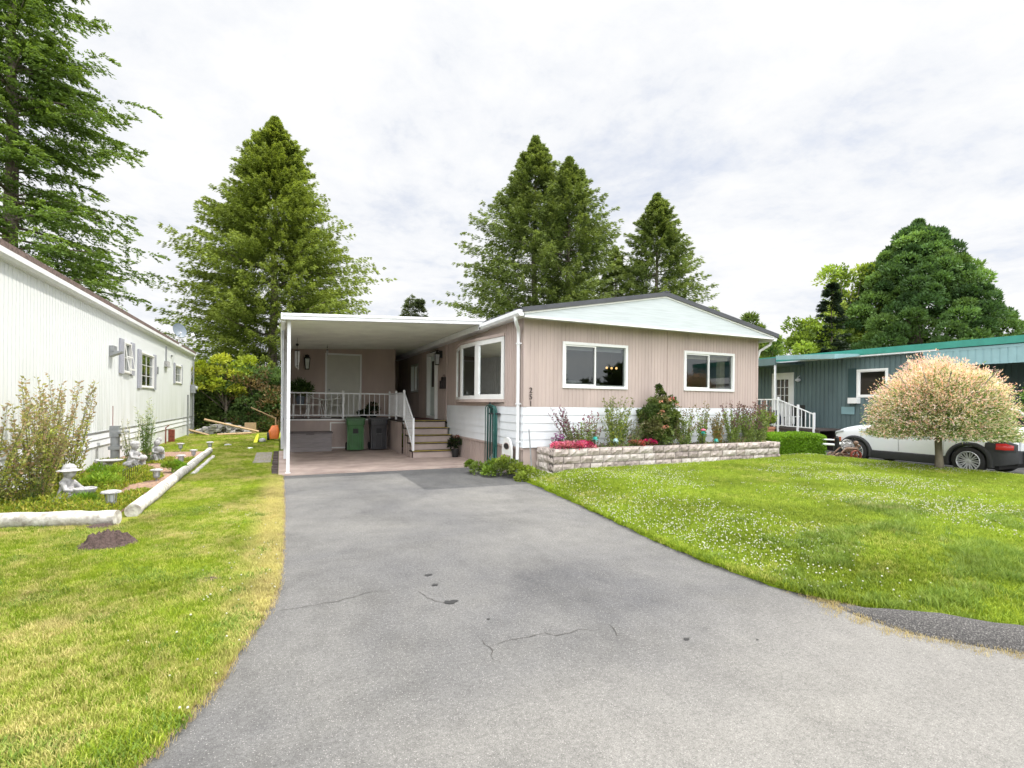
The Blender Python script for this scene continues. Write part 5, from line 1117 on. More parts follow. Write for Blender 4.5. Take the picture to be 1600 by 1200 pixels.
        m.lathe([(.001,.088),(.03,.088),(.055,.08),(.06,.05)], (0,0,0), 16, False); m.build('rim', M['rim'], w_, True, xf=xf)
        m = MB(); m.lathe([(.001,.02),(.205,.02),(.205,.0)], (0,0,0), 24, False); m.build('hub_back', M['rubber'], w_, xf=xf)
m = MB(); m.box(-.5,3.2,-.7,.7,.18,.30); m.box(-.78,3.2,-.58,.58,.30,.6); m.build('underbody', M['rubber'], CAR)
m = MB(); m.box(-.93,-.84,-.55,.55,.36,.62); m.build('rear_bumper', M['cladding'], CAR, bevel=.02)
m = MB(); m.box(-.862,-.845,-.26,.26,.68,.80); m.build('number_plate', M['lavender'], CAR)
m = MB(); m.loft([rr(-.84,0,.015,.62,.01,.62), rr(-.865,0,.02,.66,.01,1.0)]); m.tube([(-.87,-.3,.96),(-.87,.3,.96)], .015, 6); m.build('tailgate', M['car_white'], CAR)
CAR.location = (14.86+.92, 6.33, -.002); CAR.rotation_euler = (0,0,R(90))
# ---------------------------------------------------------------- teal home
TX = 18.6
T = thing('teal_mobile_home', 'teal ribbed mobile home with a green roof edge on the right', 'house', (TX, 10, 0))
ydr = (yat(1241,TX), yat(1207,TX)); yw0 = yat(1388,TX); yw1 = yat(1339,TX)
f = MB(); ribbed(f, 'x', TX, 8.6, 19.5, .75, 3.35, -1, .16, .02, [(yw0+.02,yw1-.02,1.95,2.90),(ydr[0]+.02,ydr[1]-.02,.8,2.93)], duty=.7); ribbed(f, 'x', TX+2.6, 2, 8.6, .0, 3.3, -1, .16, .02); f.box(TX,TX+2.6,8.58,8.62,0,3.3); f.build('wall', M['teal'], T)
f = MB(); ribbed(f, 'x', TX+.02, 8.6, 19.5, -.02, .75, -1, .3, .02); f.build('skirting', pm('dark_brown', (.05,.04,.035), .2, 5, .9), T)
f = MB(); f.box(TX+7,TX+7.05,2,19.5,0,3.35); f.box(TX,TX+7,19.5,19.55,0,3.35); f.box(TX+.1,TX+7,8.7,19.5,3.2,3.3); f.box(TX+3,TX+3.05,8.7,19.5,0,3.2); f.build('far_wall', M['teal'], T)
f = MB(); f.prism([(TX-.30,3.40),(TX-.30,3.60),(TX+3.4,3.80),(TX+7.3,3.60),(TX+7.3,3.45),(TX+3.4,3.6)], 'y', 1.0, 19.8); f.build('roof', M['teal_roof'], T)
f = MB(); f.box(TX-.28, TX-.002, 8.6, 19.7, 3.35, 3.398); f.build('eave_trim', M['white_metal'], T)
f = MB(); ribbed(f, 'x', TX-.24, 1.0, yat(1442,TX-.24), 2.86, 3.30, -1, .18, .012, duty=.8); f.box(TX-.26,TX-.20,1.0,yat(1442,TX-.24),3.30,3.38); f.box(TX-.2,TX+2.6,1.0,yat(1442,TX-.24),3.22,3.26); f.build('carport_fascia', M['teal_pale'], T)
f = MB(); f.box(TX+.5,TX+.6,6.2,6.3,0,3.2); f.box(TX+.4,TX+.46,1.5,6.3,2.5,2.62); f.build('post', M['white_metal'], T)
slider(T, 'x', TX-.01, -1, yw0, yw1, 1.93, 2.92, None, .07, 'white-framed window of the teal home')
f = MB(); f.box(TX-.05,TX-.021,yat(1338,TX),yat(1326,TX),1.85,2.97); f.build('shutter', M['teal_dark'], T)
f = MB(); f.box(TX-.06,TX-.021,yat(1336,TX),yat(1316,TX),1.33,1.60); f.build('vent_panel', M['teal_pale'], T)
f = MB(); f.box(TX-.25,TX-.021,yat(1345,TX),yat(1331,TX),1.72,1.92); f.build('flower_box', M['white'], T)
f = MB(); frame(f, 'x', TX, ydr[0], ydr[1], .8, 2.95, .09, -.05, .03); d_ = f.build('door', M['white_metal'], T)
a, b_ = ydr[0]+.09, ydr[1]-.09; wz0, wz1 = 1.72, 2.68; ya, yb = a+.16, b_-.10
f = MB(); f.box(TX-.02,TX+.02,a,b_,.82,wz0); f.box(TX-.02,TX+.02,a,b_,wz1,2.86); f.box(TX-.02,TX+.02,a,ya,wz0,wz1); f.box(TX-.02,TX+.02,yb,b_,wz0,wz1)
for i in (1,2): q = ya+(yb-ya)*i/3; f.box(TX-.015,TX+.015,q-.012,q+.012,wz0,wz1)
for i in (1,2): q = wz0+(wz1-wz0)*i/3; f.box(TX-.014,TX+.014,ya,yb,q-.012,q+.012)
f.build('door_leaf', M['white_metal'], d_)
f = MB(); f.box(TX+.03,TX+.04,ya,yb,wz0,wz1); f.build('pane', M['glass_dark'], d_)
f = MB(); f.box(TX+.06,TX+.07,ya,yb,wz0,wz0+.55); f.build('door_curtain', M['blind'], d_)
f = MB(); f.lathe([(.02,.0),(.10,.06),(.10,.10),(.02,.18)], (TX-.14,yat(1250,TX),2.55), 12); f.tube([(TX-.14,yat(1250,TX),2.75),(TX-.02,yat(1250,TX),2.8)], .02, 5); f.build('porch_lamp', M['clear_lens'], T)
PQ = thing('porch', 'small porch with white railing and pale teal awning at the door of the teal home', 'porch', (17.8,13,0))
pyA, pyB = yat(1305,17.0), yat(1213,17.0)
f = MB(); f.add([(16.95,pyA,3.22),(16.95,pyB,3.34),(TX-.02,pyB,3.42),(TX-.02,pyA,3.40),(16.95,pyA,3.38),(16.95,pyB,3.50),(TX-.02,pyB,3.46),(TX-.02,pyA,3.46)], [(0,3,2,1),(4,5,6,7),(0,1,5,4),(1,2,6,5),(2,3,7,6),(3,0,4,7)]); f.build('awning', M['teal_pale'], PQ)
f = MB(); f.box(16.97,TX-.02,pyB+.02,16.5,3.2,3.25); f.box(16.95,17.0,pyB+.03,16.5,3.15,3.42); f.build('awning', M['teal'], PQ)
f = MB(); f.box(17.0,TX-.03,11.4,16.5,.74,.80); f.box(17.02,17.06,11.4,16.5,0,.74); f.build('floor', M['deckfloor'], PQ)
f = MB(); py1 = yat(1216,17.0); py2 = yat(1272,17.0); rail_run(f, (17,16.4), (17,py1), 14, .88, 1.85, .88, 1.85, .012); rail_run(f, (17,py1), (17,py2), 9, .88, 1.85, .84, 1.32, .012)
for y, z in ((16.4,1.9),(py1,1.95),(yat(1247,17.0),1.66),(py2,1.38)): f.box(16.97,17.03,y-.03,y+.03,.1,z)
f.box(16.985,17.04,pyB+.05,pyB+.10,.8,3.3); f.build('railing', M['white_metal'], PQ)
potted('potted_plant', 'yellow-green plant in a clay pot behind the hedge by the teal home porch', 16.2, yat(1198,16.2), 0, .28, .85, 'clay', [(.22,.30,.05)], .28, .5, 120, .12, .04)
t = thing('garden_chair', 'dark garden chair with a white towel on the porch of the teal home', 'chair', (17.6,yat(1235,17.6),.8)); y = yat(1240,17.5); m = MB(); m.box(17.3,17.8,y-.25,y+.25,1.15,1.2); m.box(17.75,17.8,y-.25,y+.25,1.2,1.65)
for sx in (17.32,17.75):
    for sy in (-.22,.22): m.box(sx,sx+.04,y+sy-.02,y+sy+.02,.8,1.15)
m.build('frame', M['black'], t); m = MB(); m.box(17.28,17.60,y-.2,y+.18,1.201,1.225); m.box(17.275,17.295,y-.2,y+.18,.95,1.225); m.build('towel', M['blind'], t)
t = thing('storage_bag', 'dark blue bag standing on the porch of the teal home', 'bag', (17.5,yat(1206,17.5),.8)); y = yat(1207,17.5); m = MB(); m.loft([rr(17.5,y,.2,.25,.08,.8), rr(17.5,y,.23,.28,.08,1.1), rr(17.5,y,.12,.2,.05,1.45)]); m.build('body', pm('navy', (.03,.04,.08), .2, 9, .8), t, True)
# ---------------------------------------------------------------- pink dappled willow
t = thing('dappled_willow', 'round-headed willow standard with pink and cream leaves on the right lawn', 'tree', (13.15,6.1,.22))
bx, by, bz = 13.15, 6.1, .22; zc0 = 1.22; RXY, RZ = 1.20, 1.36
n = 4200; d = norm(RNG.normal(size=(n,3))); d[:,2] = np.abs(d[:,2]); low = RNG.random(n) < .22; d[low,2] = -.12*RNG.random(low.sum()); d = norm(d)
c0 = np.array([bx, by, zc0]); Ps, Ds, Cs, Ws, Ls = [], [], [], [], []
nl = 26
ext = (1+.055*RNG.normal(size=n)+.10*np.sin(d[:,0]*6+1)*np.sin(d[:,1]*5)); ext[RNG.random(n) < .025] *= 1.08
ext *= 1+.06*np.clip(d[:,2]-.5,0,1)
for k in range(nl):
    s = .50+.50*(k/(nl-1.)); P = c0+d*np.array([RXY,RXY,RZ])*(ext*s)[:,None]
    low_ = np.clip(.25-d[:,2],0,1)[:,None]*s**2; P = P+np.array([0,0,-.42])*low_*1.0
    P[:,2] = np.maximum(P[:,2], 1.03+.12*RNG.random(n)) if False else P[:,2]
    an = RNG.normal(size=(n,3)); D = d*1.0+an*.55+np.array([0,0,.1]); P = P+RNG.normal(size=(n,3))*.03
    r_ = RNG.random(n)[:,None]; g_ = np.where(r_ < .55, np.array([[.18,.29,.08]]), np.where(r_ < .74, np.array([[.52,.57,.33]]), np.array([[.78,.76,.56]])))
    pk = np.where(RNG.random(n)[:,None] < .5, np.array([[.86,.52,.50]]), np.array([[.88,.72,.67]]))
    topness = np.clip(.18+.80*d[:,2]+.5*np.maximum(0,d[:,0]*.6-d[:,1]*.0)*0+.35*np.abs(d[:,0]), 0, 1)
    pr_ = (RNG.random(n) < (max(0,(s-.72)/.28)**1.1)*topness)[:,None]
    Cs.append(np.where(pr_, pk, g_)*(1+RNG.normal(size=(n,1))*.1)); Ps.append(P); Ds.append(D)
P = np.concatenate(Ps); D = np.concatenate(Ds); C = np.clip(np.concatenate(Cs),.01,1); k = P[:,2] > .93+.0
leaf_mesh('crown', P[k], D[k], (.062*(.6+.8*RNG.random(len(P))))[k], .017, C[k], M['leaf_v'], t)
m = MB(); m.tube([(bx+.02,by,bz-.1),(bx,by,bz+.3),(bx-.05,by,bz+.75),(bx-.03,by,bz+1.1)], [.10,.07,.065,.09], 10)
for i in range(16): a = i*2*math.pi/16+.2; m.tube([(bx-.03,by,bz+1.0),(bx+.5*math.cos(a),by+.5*math.sin(a),bz+1.25+.3*random.random()),(bx+1.1*math.cos(a),by+1.1*math.sin(a),bz+1.4+.8*random.random())], [.05,.025,.008], 5)
m.build('trunk', M['bark_pale'], t, 'all')
# shrub at the right edge
x, y = at(1608, 14.0)
t = thing('leafy_shrub', 'bright green broadleaf shrub at the right edge behind the car', 'bush', (x,y,0)); cs = [(x+random.uniform(-.35,.7), y+random.uniform(-.5,.5), .6+random.random()*1.45) for _ in range(34)]
clumps('leaves', t, cs, [.3]*34, 150, .09, .05, [(.10,.22,.03),(.14,.28,.05)]); m = MB(); [m.tube([(x+.1*i,y,0),(x+.2*i,y,1.5)], .02, 5) for i in (-1,0,1,2)]; m.build('stem', M['bark'], t)
# ================================================================ TREES
CED = [(.19,.26,.04),(.33,.40,.07),(.11,.16,.03)]
x, y = at(426, 32); conifer('broad yellow-green cedar behind the carport, left of the house', (x,y,0), hz(185,32,426), lambda t: min(5.5, 10.3*(1-t)+.05), 1750, 20, 13, CED, .17, .05, h0=.05, up=-.12, droop=-.32, tw=.25, hang=.7, group='tall conifers behind the houses', trunk_r=.35)
CE2 = [(.15,.21,.05),(.25,.31,.08),(.09,.135,.035)]
x, y = at(833, 34); conifer('tallest cedar behind the house, left of its twin', (x,y,0), hz(214,34,833), lambda t: min(5.1, 5.1*((1-t)/.46)**1.05), 760, 18, 12, CE2, .19, .055, h0=.2, up=-.1, droop=-.34, tw=.26, hang=.7, group='tall conifers behind the houses', trunk_r=.35)
x, y = at(886, 33); conifer('slightly shorter cedar close right of the tallest one behind the house', (x,y,0), hz(248,33,886), lambda t: min(3.2, 3.1*((1-t)/.29)**1.05), 480, 16, 12, CE2, .19, .055, h0=.25, up=-.1, droop=-.34, tw=.26, hang=.7, group='tall conifers behind the houses', trunk_r=.28)
x, y = at(1024, 36); conifer('pointed cedar standing above the gable ridge', (x,y,0), hz(305,36,1024), lambda t: 3.5*min(1.15,((1-t)/.46)**.9)+.05, 520, 16, 12, CE2, .20, .055, h0=.2, up=-.1, droop=-.34, tw=.26, hang=.7, group='tall conifers behind the houses', trunk_r=.28)
x, y = at(960, 35); conifer('low cedar filling the gap between the tall pair and the pointed cedar', (x,y,0), hz(388,35,960), lambda t: 2.2*min(1,((1-t)/.5))**.8, 200, 14, 11, CE2, .2, .055, h0=.2, up=.0, droop=-.3, tw=.26, hang=.7, group='tall conifers behind the houses', trunk_r=.2)
x, y = at(640, 42); conifer('small fir tip rising above the carport roof', (x,y,0), hz(461,42,640), lambda t: 3.6*(1-t), 70, 9, 8, [(.10,.13,.06),(.14,.18,.07)], .22, .05, h0=.3, up=.35, droop=.25, hang=.1, name='fir_tree', group='tall conifers behind the houses', trunk_r=.08, limbs=30, plume=False)
x, y = at(655, 41.5); conifer('second small fir tip just right of the other above the carport roof', (x,y,0), hz(467,41.5,655), lambda t: 2.6*(1-t), 60, 11, 9, [(.06,.085,.04),(.09,.12,.05)], .26, .06, h0=.3, up=.35, droop=.25, hang=.1, name='fir_tree', group='tall conifers behind the houses', trunk_r=.07, limbs=20, plume=False)
x, y = at(14, 25); conifer('huge dark fir with level layered branches behind the white home', (x,y,0), 32, lambda t: 6.0*min(1,(1-t)*1.2)**.75*(1-.25*max(0,.3-t)), 480, 22, 26, [(.13,.22,.035),(.22,.32,.05),(.085,.145,.03)], .17, .07, h0=.17, up=.14, droop=.20, tw=.30, hang=.28, name='fir_tree', group='tall conifers behind the houses', trunk_r=.42, gaps=.42, limbs=150, plume=False)
# dark shrubs, yew and trees on the right
def blobtree(name, label, base, cs, rs2, n, L, W, cols, trunk=None, group=None, cat='tree', mat='leaf', **kw):
    t = thing(name, label, cat, base, group); clumps('crown', t, cs, rs2, n, L, W, cols, mat, **kw)
    m = MB(); h_ = max(c[2] for c in cs)*.8; r_ = trunk or .2; m.tube([(base[0],base[1],base[2]-.05),(base[0]+.05,base[1],h_*.4),(base[0],base[1],h_)], [r_,r_*.7,r_*.2], 8)
    for c in cs[::max(1,len(cs)//14)]: m.tube([(base[0],base[1],min(h_*.8,max(.3,c[2]*.5))),tuple(c)], [r_*.3,r_*.06], 5)
    m.build('trunk', M['bark'], t, 'all'); return t
for u, v, dep, rad, lb in ((1171,484,24,1.35,'rounded dark yew behind the right roof corner'),(1205,513,23.5,1.0,'narrow conifer at the right end of the roof, right of the yew')):
    x, y = at(u, dep); H_ = hz(v, dep, u); cs, r2 = [], []
    for i in range(60): t__ = random.random(); w_ = rad*(math.sin(math.pi*min(1,.5+.5*t__)))**.8 if t__ > .0 else rad; a = random.random()*6.28; q = .5+.5*random.random(); cs.append((x+w_*q*math.cos(a), y+w_*q*math.sin(a), .6+t__*(H_-1.0))); r2.append(.45*(1-.4*t__))
    blobtree('yew_tree', lb, (x,y,0), cs, r2, 170, .20, .06, [(.18,.25,.04),(.25,.32,.06),(.12,.17,.04)], group='trees behind the right side of the house', up=.6)
x, y = at(1432, 42); H_ = hz(343, 42, 1432); cs, r2 = [], []
for i in range(300):
    t__ = (i+.5)/300; z = 2+t__*(H_-3.1); s_ = (z-2)/(H_-3.1); w_ = 7.1*(1-s_**2.0)**.62*(1-.35*s_); a = i*2.39996; q = (1,.95,.62)[i%3]
    cs.append((x+w_*q*math.cos(a)*(1+.06*math.sin(i)), y+w_*q*math.sin(a), z)); r2.append(1.0+.25*math.sin(i*1.7)-.35*s_)
cs += [(x,y,H_-.9),(x,y,H_-1.6),(x+.3,y-.4,H_-2.2),(x,y,H_-.35)]; r2 += [.5,.85,1.1,.28]
blobtree('redwood_tree', 'huge domed dark green redwood behind the teal home', (x,y,0), cs, r2, 520, .26, .13, [(.08,.15,.045),(.11,.20,.055),(.15,.25,.065),(.055,.11,.035)], .7, up=.5, shell=.7)
x, y = at(1298, 39); conifer('narrow near-black spruce left of the redwood', (x,y,0), hz(446,39,1298), lambda t: 1.7*(1-t)+.35, 150, 9, 9, [(.018,.035,.018),(.03,.05,.025)], .26, .08, h0=.1, up=.15, droop=.3, name='spruce_tree', group=None, trunk_r=.15, limbs=20)
x, y = at(1318, 44); cs = [(x+random.gauss(0,1.3), y+random.gauss(0,1), hz(v,44,1318)) for v in [random.uniform(425,545) for _ in range(38)]]
blobtree('maple_tree', 'light yellow-green broadleaf tree behind the black spruce', (x,y,0), cs, [.9]*38, 130, .30, .2, [(.24,.34,.05),(.32,.40,.07),(.16,.24,.04)], .25, shell=.3)
x, y = at(1262, 40); cs = [(x+random.gauss(0,1.0), y+random.gauss(0,.8), hz(v,40,1262)) for v in [random.uniform(505,560) for _ in range(26)]]
blobtree('maple_tree', 'low yellow-green broadleaf tree left of the black spruce', (x,y,0), cs, [.8]*26, 130, .28, .18, [(.24,.34,.05),(.16,.24,.04)], .2, shell=.3)
# shrubs at the end of the left yard
def shrub(name, label, u, dep, w_, z0, z1, n, cols, r_=.42, L=.15, W=.07, per=150, grp='shrubs at the end of the left yard'):
    x, y = at(u, dep); cs = [(x+random.uniform(-w_,w_), y+random.uniform(-.6,.6), z0+(z1-z0)*random.random()) for _ in range(n)]
    return blobtree(name, label, (x,y,0), cs, [r_*(.7+.5*random.random()) for _ in cs], per, L, W, cols, .09, grp, 'bush')
shrub('rhododendron_bush', 'yellow-green leaved rhododendron at the end of the left yard', 352, 25.3, 1.25, 1.9, 3.7, 60, [(.30,.37,.03),(.42,.46,.05),(.20,.28,.04)], .30)
shrub('rhododendron_bush', 'dark green lower shrub under the yellow-green rhododendron', 345, 25.9, 2.0, .15, 2.3, 90, [(.075,.13,.035),(.11,.17,.045)], .5)
shrub('laurel_bush', 'dark glossy shrub with reddish tips beside the carport screen', 405, 25.9, 1.4, .15, 3.1, 90, [(.07,.12,.035),(.11,.18,.05),(.24,.17,.08)], .5)
shrub('laurel_bush', 'dark shrub behind the orange garden machine', 440, 27.5, 2.2, .15, 3.0, 70, [(.06,.11,.03),(.09,.15,.04)], .55)
shrub('laurel_bush', 'dark shrub showing past the end of the white home', 305, 31.5, 2.4, .15, 3.4, 80, [(.06,.11,.03),(.09,.15,.04)], .6)
# unseen wood added behind the camera for window reflections, shades the low sky
cs = [(-46+2.0*i+random.uniform(-1,1), -42+random.uniform(-3,3), random.uniform(.5,7.0)*(.7+.3*math.sin(i*.7))) for i in range(48) for _ in range(5)]
o_ = clumps('added_trees', None, cs, [2.3]*len(cs), 130, .9, .5, [(.06,.10,.03),(.09,.14,.04),(.04,.07,.02)]); tag(o_, 'unseen row of trees across the street, added for window reflections', kind='stuff')
# ---------------------------------------------------------------- left garden plants
PY = [(.38,.44,.09),(.48,.52,.14),(.50,.50,.20),(.36,.42,.10),(.46,.32,.22)]
for i, (lb, x, y, h_, sp_, ns) in enumerate((('tall airy shrub with pinkish-brown tips at the left edge of the garden bed', -3.25, 9.6, 1.85, .60, 36), ('second tall airy stemmed shrub against the white wall, right of the first', -3.2, 10.5, 1.95, .55, 30), ('airy pinkish shrub at the very left of the picture', -3.6, 9.3, 1.5, .55, 26))):
    stems_plant('tall_perennial', lb, 'plant', (x,y,.05), h_, sp_, ns, PY, .056, .03, [(.42,.32,.22),(.38,.38,.16)], 84, 'tall perennials in the left garden bed', tipfrac=.35)
stems_plant('tall_perennial', 'tall feathery green weed near the middle of the white wall', 'plant', (-2.95,14.9,.05), 1.55, .22, 16, [(.10,.19,.04),(.15,.24,.05)], .08, .02, [(.5,.55,.4)], 46, 'tall perennials in the left garden bed')
stems_plant('tall_perennial', 'white-flowered weed left of the feathery green one', 'plant', (-3.1,14.2,.05), 1.1, .25, 14, [(.22,.28,.12)], .05, .02, [(.62,.62,.55)], 34, 'tall perennials in the left garden bed', tipfrac=.4)
t = thing('sword_leaf_plant', 'arching sword-leaved plant with red flowers at the left edge', 'plant', (-3.0,8.9,.05)); P, D, Lg = [], [], []
m = MB()
for i in range(26):
    a = R(random.uniform(-70,80)); L_ = random.uniform(.5,.95); bx2, by2 = -3.15+random.uniform(-.1,.1), 8.95+random.uniform(-.08,.08)
    pts = [(bx2+L_*.75*s*math.cos(a), by2+L_*.55*s*math.sin(a), .05+L_*(1.15*s-.45*s*s)) for s in (0,.3,.6,.85,1)]
    for q in range(4): m.add([(pts[q][0],pts[q][1]-.012*(1-q/4),pts[q][2]),(pts[q][0],pts[q][1]+.012*(1-q/4),pts[q][2]),(pts[q+1][0],pts[q+1][1]+.012*(1-(q+1)/4),pts[q+1][2]),(pts[q+1][0],pts[q+1][1]-.012*(1-(q+1)/4),pts[q+1][2])], [(0,1,2,3)])
m.build('leaves', pm('sword_leaf', (.09,.17,.03), .2, 9, .6), t)
x, y = at(84, 9.2); z_ = hz(688, 9.2, 84)
m = MB(); m.tube([(-3.1,8.95,.1),(x-.1,y,z_-.12),(x,y,z_),(x+.16,y,z_-.03)], .005, 4); m.build('stem', M['stemgreen'], t)
clumps('flowers', t, [(x-.03,y,z_),(x+.04,y,z_+.01),(x+.12,y,z_-.02)], [.045]*3, 45, .04, .03, [(.65,.03,.03)], 'leaf_v')
x, y = at(80, 7.4); stems_plant('thistle_flower', 'small pink-headed flower beside the stone child', 'plant', (x,y,.05), .22, .03, 2, [(.12,.18,.05)], .04, .02, [(.55,.2,.4)], 12, tipfrac=.25)
def scatter(name, label, fn, n, L, W, cols, hmin=.04):
    P = []; 
    while len(P) < n:
        p = fn()
        if p is not None: P.append(p)
    P = np.array(P); D = RNG.normal(size=(n,3))*.6; D[:,2] = .5+RNG.random(n); o_ = leaf_mesh(name, P, D, L*(.5+RNG.random(n)), W, pick(cols, n), M['leaf_v']); return tag(o_, label, kind='stuff')
bp = np.array(bedp)
def fbed():
    x, y = random.uniform(-3.86,-1.98), random.uniform(8.05,15.5)
    if not inpoly(np.array([x]), np.array([y]), bp)[0]: return None
    dn = noise.noise((x*1.3,y*.7,2))+.45*(1-(y-8)/7)-.35*(x > -2.45 and y > 9.2)+.12
    if dn < 0: return None
    return (x, y, .05+random.random()**1.5*max(.03,.30*dn))
scatter('ground_cover', 'mat of yellow-green weeds covering the garden bed', fbed, 42000, .045, .02, [(.24,.33,.03),(.34,.40,.05),(.15,.22,.03),(.42,.38,.08),(.30,.34,.04)])
for i, (lb, x, y, r2) in enumerate((('bright green fern-like tuft behind the stone child', -2.75, 10.6, .26), ('round bright green tuft near the centre of the garden bed', -2.95, 11.6, .25), ('leafy green tuft leaning over the long edging log', -2.05, 12.9, .17), ('green tuft at the foot of the stone child', -2.52, 8.95, .14))):
    t = thing('garden_tuft', lb, 'plant', (x,y,.05), 'green tufts in the left garden bed'); clumps('leaves', t, [(x+random.uniform(-.7,.7)*r2,y+random.uniform(-.7,.7)*r2,.1+random.random()*r2*.7) for _ in range(7)], [r2*.55]*7, 210, .07, .018, [(.17,.30,.03),(.24,.36,.04)], up=.8)
t = thing('wire_edging', 'low black wire edging standing in the mulch beside the statues', 'garden edging', (-2.5,11.5,.05)); m = MB()
for i in range(7):
    y = 10.9+.14*i; m.tube([(-2.5,y,.03),(-2.5,y,.34),(-2.5,y+.07,.38),(-2.5,y+.14,.34),(-2.5,y+.14,.03)], .004, 4)
m.build('wire', M['black'], t)
# ================================================================ GRASS
M['grass_l'] = None
def grassmat(name, cols, dry, dryc):
    m, nt, bs = newmat(name); v = coords(nt, 'Position'); oi = nt.nodes.new('ShaderNodeObjectInfo')
    r_ = oi.outputs['Random']; c = ramp(nt, r_, [(0,cols[0]),(.5,cols[1]),(1,cols[2])])
    dr = nz(nt, coords(nt,'Position',(1.3,.9,1)), .9, 7, .7); f_ = mth(nt, 'ADD', dr, mth(nt, 'MULTIPLY', mth(nt, 'SUBTRACT', r_, .5), .22))
    c = mixc(nt, ramp(nt, f_, [(.62-dry*.22,0.),(.80-dry*.16,1.)]), c, dryc)
    if name.startswith('left'):
        sp = nt.nodes.new('ShaderNodeSeparateXYZ'); lnk(nt, v, sp.inputs[0]); ed = mth(nt, 'MULTIPLY', mth(nt, 'ADD', sp.outputs['X'], .40), 4.0, True)
        ed = mth(nt, 'MULTIPLY', ed, mth(nt, 'MULTIPLY', mth(nt, 'SUBTRACT', 12.5, sp.outputs['Y']), .4, True)); c = mixc(nt, mth(nt, 'MULTIPLY', ed, .8), c, dryc)
    c = mixc(nt, 1., c, ramp(nt, nz(nt, v, .9, 8, .72), [(.32,.62),(.5,.95),(.68,1.15)]), 'MULTIPLY')
    lnk(nt, c, bs.inputs['Base Color']); bs.inputs['Roughness'].default_value = .6; bs.inputs['Specular IOR Level'].default_value = .2
    tr = nt.nodes.new('ShaderNodeBsdfTranslucent'); lnk(nt, c, tr.inputs['Color']); mx = nt.nodes.new('ShaderNodeMixShader'); mx.inputs[0].default_value = .35; lnk(nt, bs.outputs[0], mx.inputs[1]); lnk(nt, tr.outputs[0], mx.inputs[2]); lnk(nt, mx.outputs[0], nt.nodes['Material Output'].inputs['Surface']); return m
M['grass_l'] = grassmat('left_grass', [(.17,.26,.015),(.28,.37,.022),(.40,.46,.05)], .74, (.58,.50,.20))
M['grass_r'] = grassmat('right_grass', [(.14,.22,.014),(.24,.33,.022),(.36,.44,.04)], .16, (.52,.48,.14))
M['grass_w'] = grassmat('weed_leaves', [(.12,.20,.025),(.19,.28,.04),(.26,.34,.05)], .05, (.4,.38,.15))
def tuft(name, mat, nb, h, rad, w):
    m_ = MB()
    for i in range(nb):
        a = random.random()*6.28; r_ = rad*math.sqrt(random.random()); x, y = r_*math.cos(a), r_*math.sin(a); l = h*random.uniform(.5,1.15); b_ = random.random()*6.28; ln = random.uniform(.15,.8)*l; wx, wy = -math.sin(b_)*w/2, math.cos(b_)*w/2
        mx_, my_ = x+math.cos(b_)*ln*.3, y+math.sin(b_)*ln*.3; tx, ty = x+math.cos(b_)*ln, y+math.sin(b_)*ln
        m_.add([(x-wx,y-wy,0),(x+wx,y+wy,0),(mx_+wx*.8,my_+wy*.8,l*.55),(mx_-wx*.8,my_-wy*.8,l*.55),(tx,ty,l*.9)], [(0,1,2,3),(3,2,4)])
    me = bpy.data.meshes.new(name); me.from_pydata(m_.v, [], m_.f); me.materials.append(M[mat]); return bpy.data.objects.new(name, me)
def gn_scatter(name, label, pts, src, smin, smax, scl=None):
    me = bpy.data.meshes.new(name); me.vertices.add(len(pts)); me.vertices.foreach_set('co', np.asarray(pts, np.float32).reshape(-1)); me.update()
    if scl is not None:
        at_ = me.attributes.new('sc', 'FLOAT', 'POINT'); at_.data.foreach_set('value', np.asarray(scl, np.float32))
    o_ = bpy.data.objects.new(name, me); COL.objects.link(o_); me.materials.append(src.data.materials[0])
    ng = bpy.data.node_groups.new(name, 'GeometryNodeTree'); ng.interface.new_socket('Geometry', in_out='INPUT', socket_type='NodeSocketGeometry'); ng.interface.new_socket('Geometry', in_out='OUTPUT', socket_type='NodeSocketGeometry')
    N = ng.nodes; gi = N.new('NodeGroupInput'); go = N.new('NodeGroupOutput'); ip = N.new('GeometryNodeInstanceOnPoints'); oi = N.new('GeometryNodeObjectInfo'); oi.inputs['Object'].default_value = src; oi.inputs['As Instance'].default_value = True
    rv = N.new('FunctionNodeRandomValue'); rv.data_type = 'FLOAT_VECTOR'; rv.inputs[0].default_value = (0,0,0); rv.inputs[1].default_value = (.15,.15,6.283)
    rs_ = N.new('FunctionNodeRandomValue'); rs_.data_type = 'FLOAT'; rs_.inputs[2].default_value = smin; rs_.inputs[3].default_value = smax; rs_.inputs['Seed'].default_value = 5
    ng.links.new(gi.outputs[0], ip.inputs['Points']); ng.links.new(oi.outputs['Geometry'], ip.inputs['Instance']); ng.links.new(rv.outputs[0], ip.inputs['Rotation'])
    ng.links.new(rs_.outputs[1], ip.inputs['Scale']); ng.links.new(ip.outputs[0], go.inputs[0])
    md = o_.modifiers.new('scatter', 'NODES'); md.node_group = ng; return tag(o_, label, kind='stuff')
gzv = np.vectorize(gz)
def pts_in(poly, x0, x1, y0, y1, n, keepf=None):
    X = RNG.uniform(x0,x1,n); Y = RNG.uniform(y0,y1,n); k = inpoly(X,Y,np.array(poly))
    dz = X*math.sin(CA)+Y*math.cos(CA); dx = X*math.cos(CA)-Y*math.sin(CA); k &= (dz > .8) & (np.abs(dx) < dz*1.15+.5)
    # thin out with distance, the far turf needs fewer tufts
    k &= RNG.random(n) < np.clip(6.5/np.maximum(dz,1e-3), .12, 1)**1.3
    if keepf is not None: k &= keepf(X,Y)
    return X[k], Y[k], dz[k]
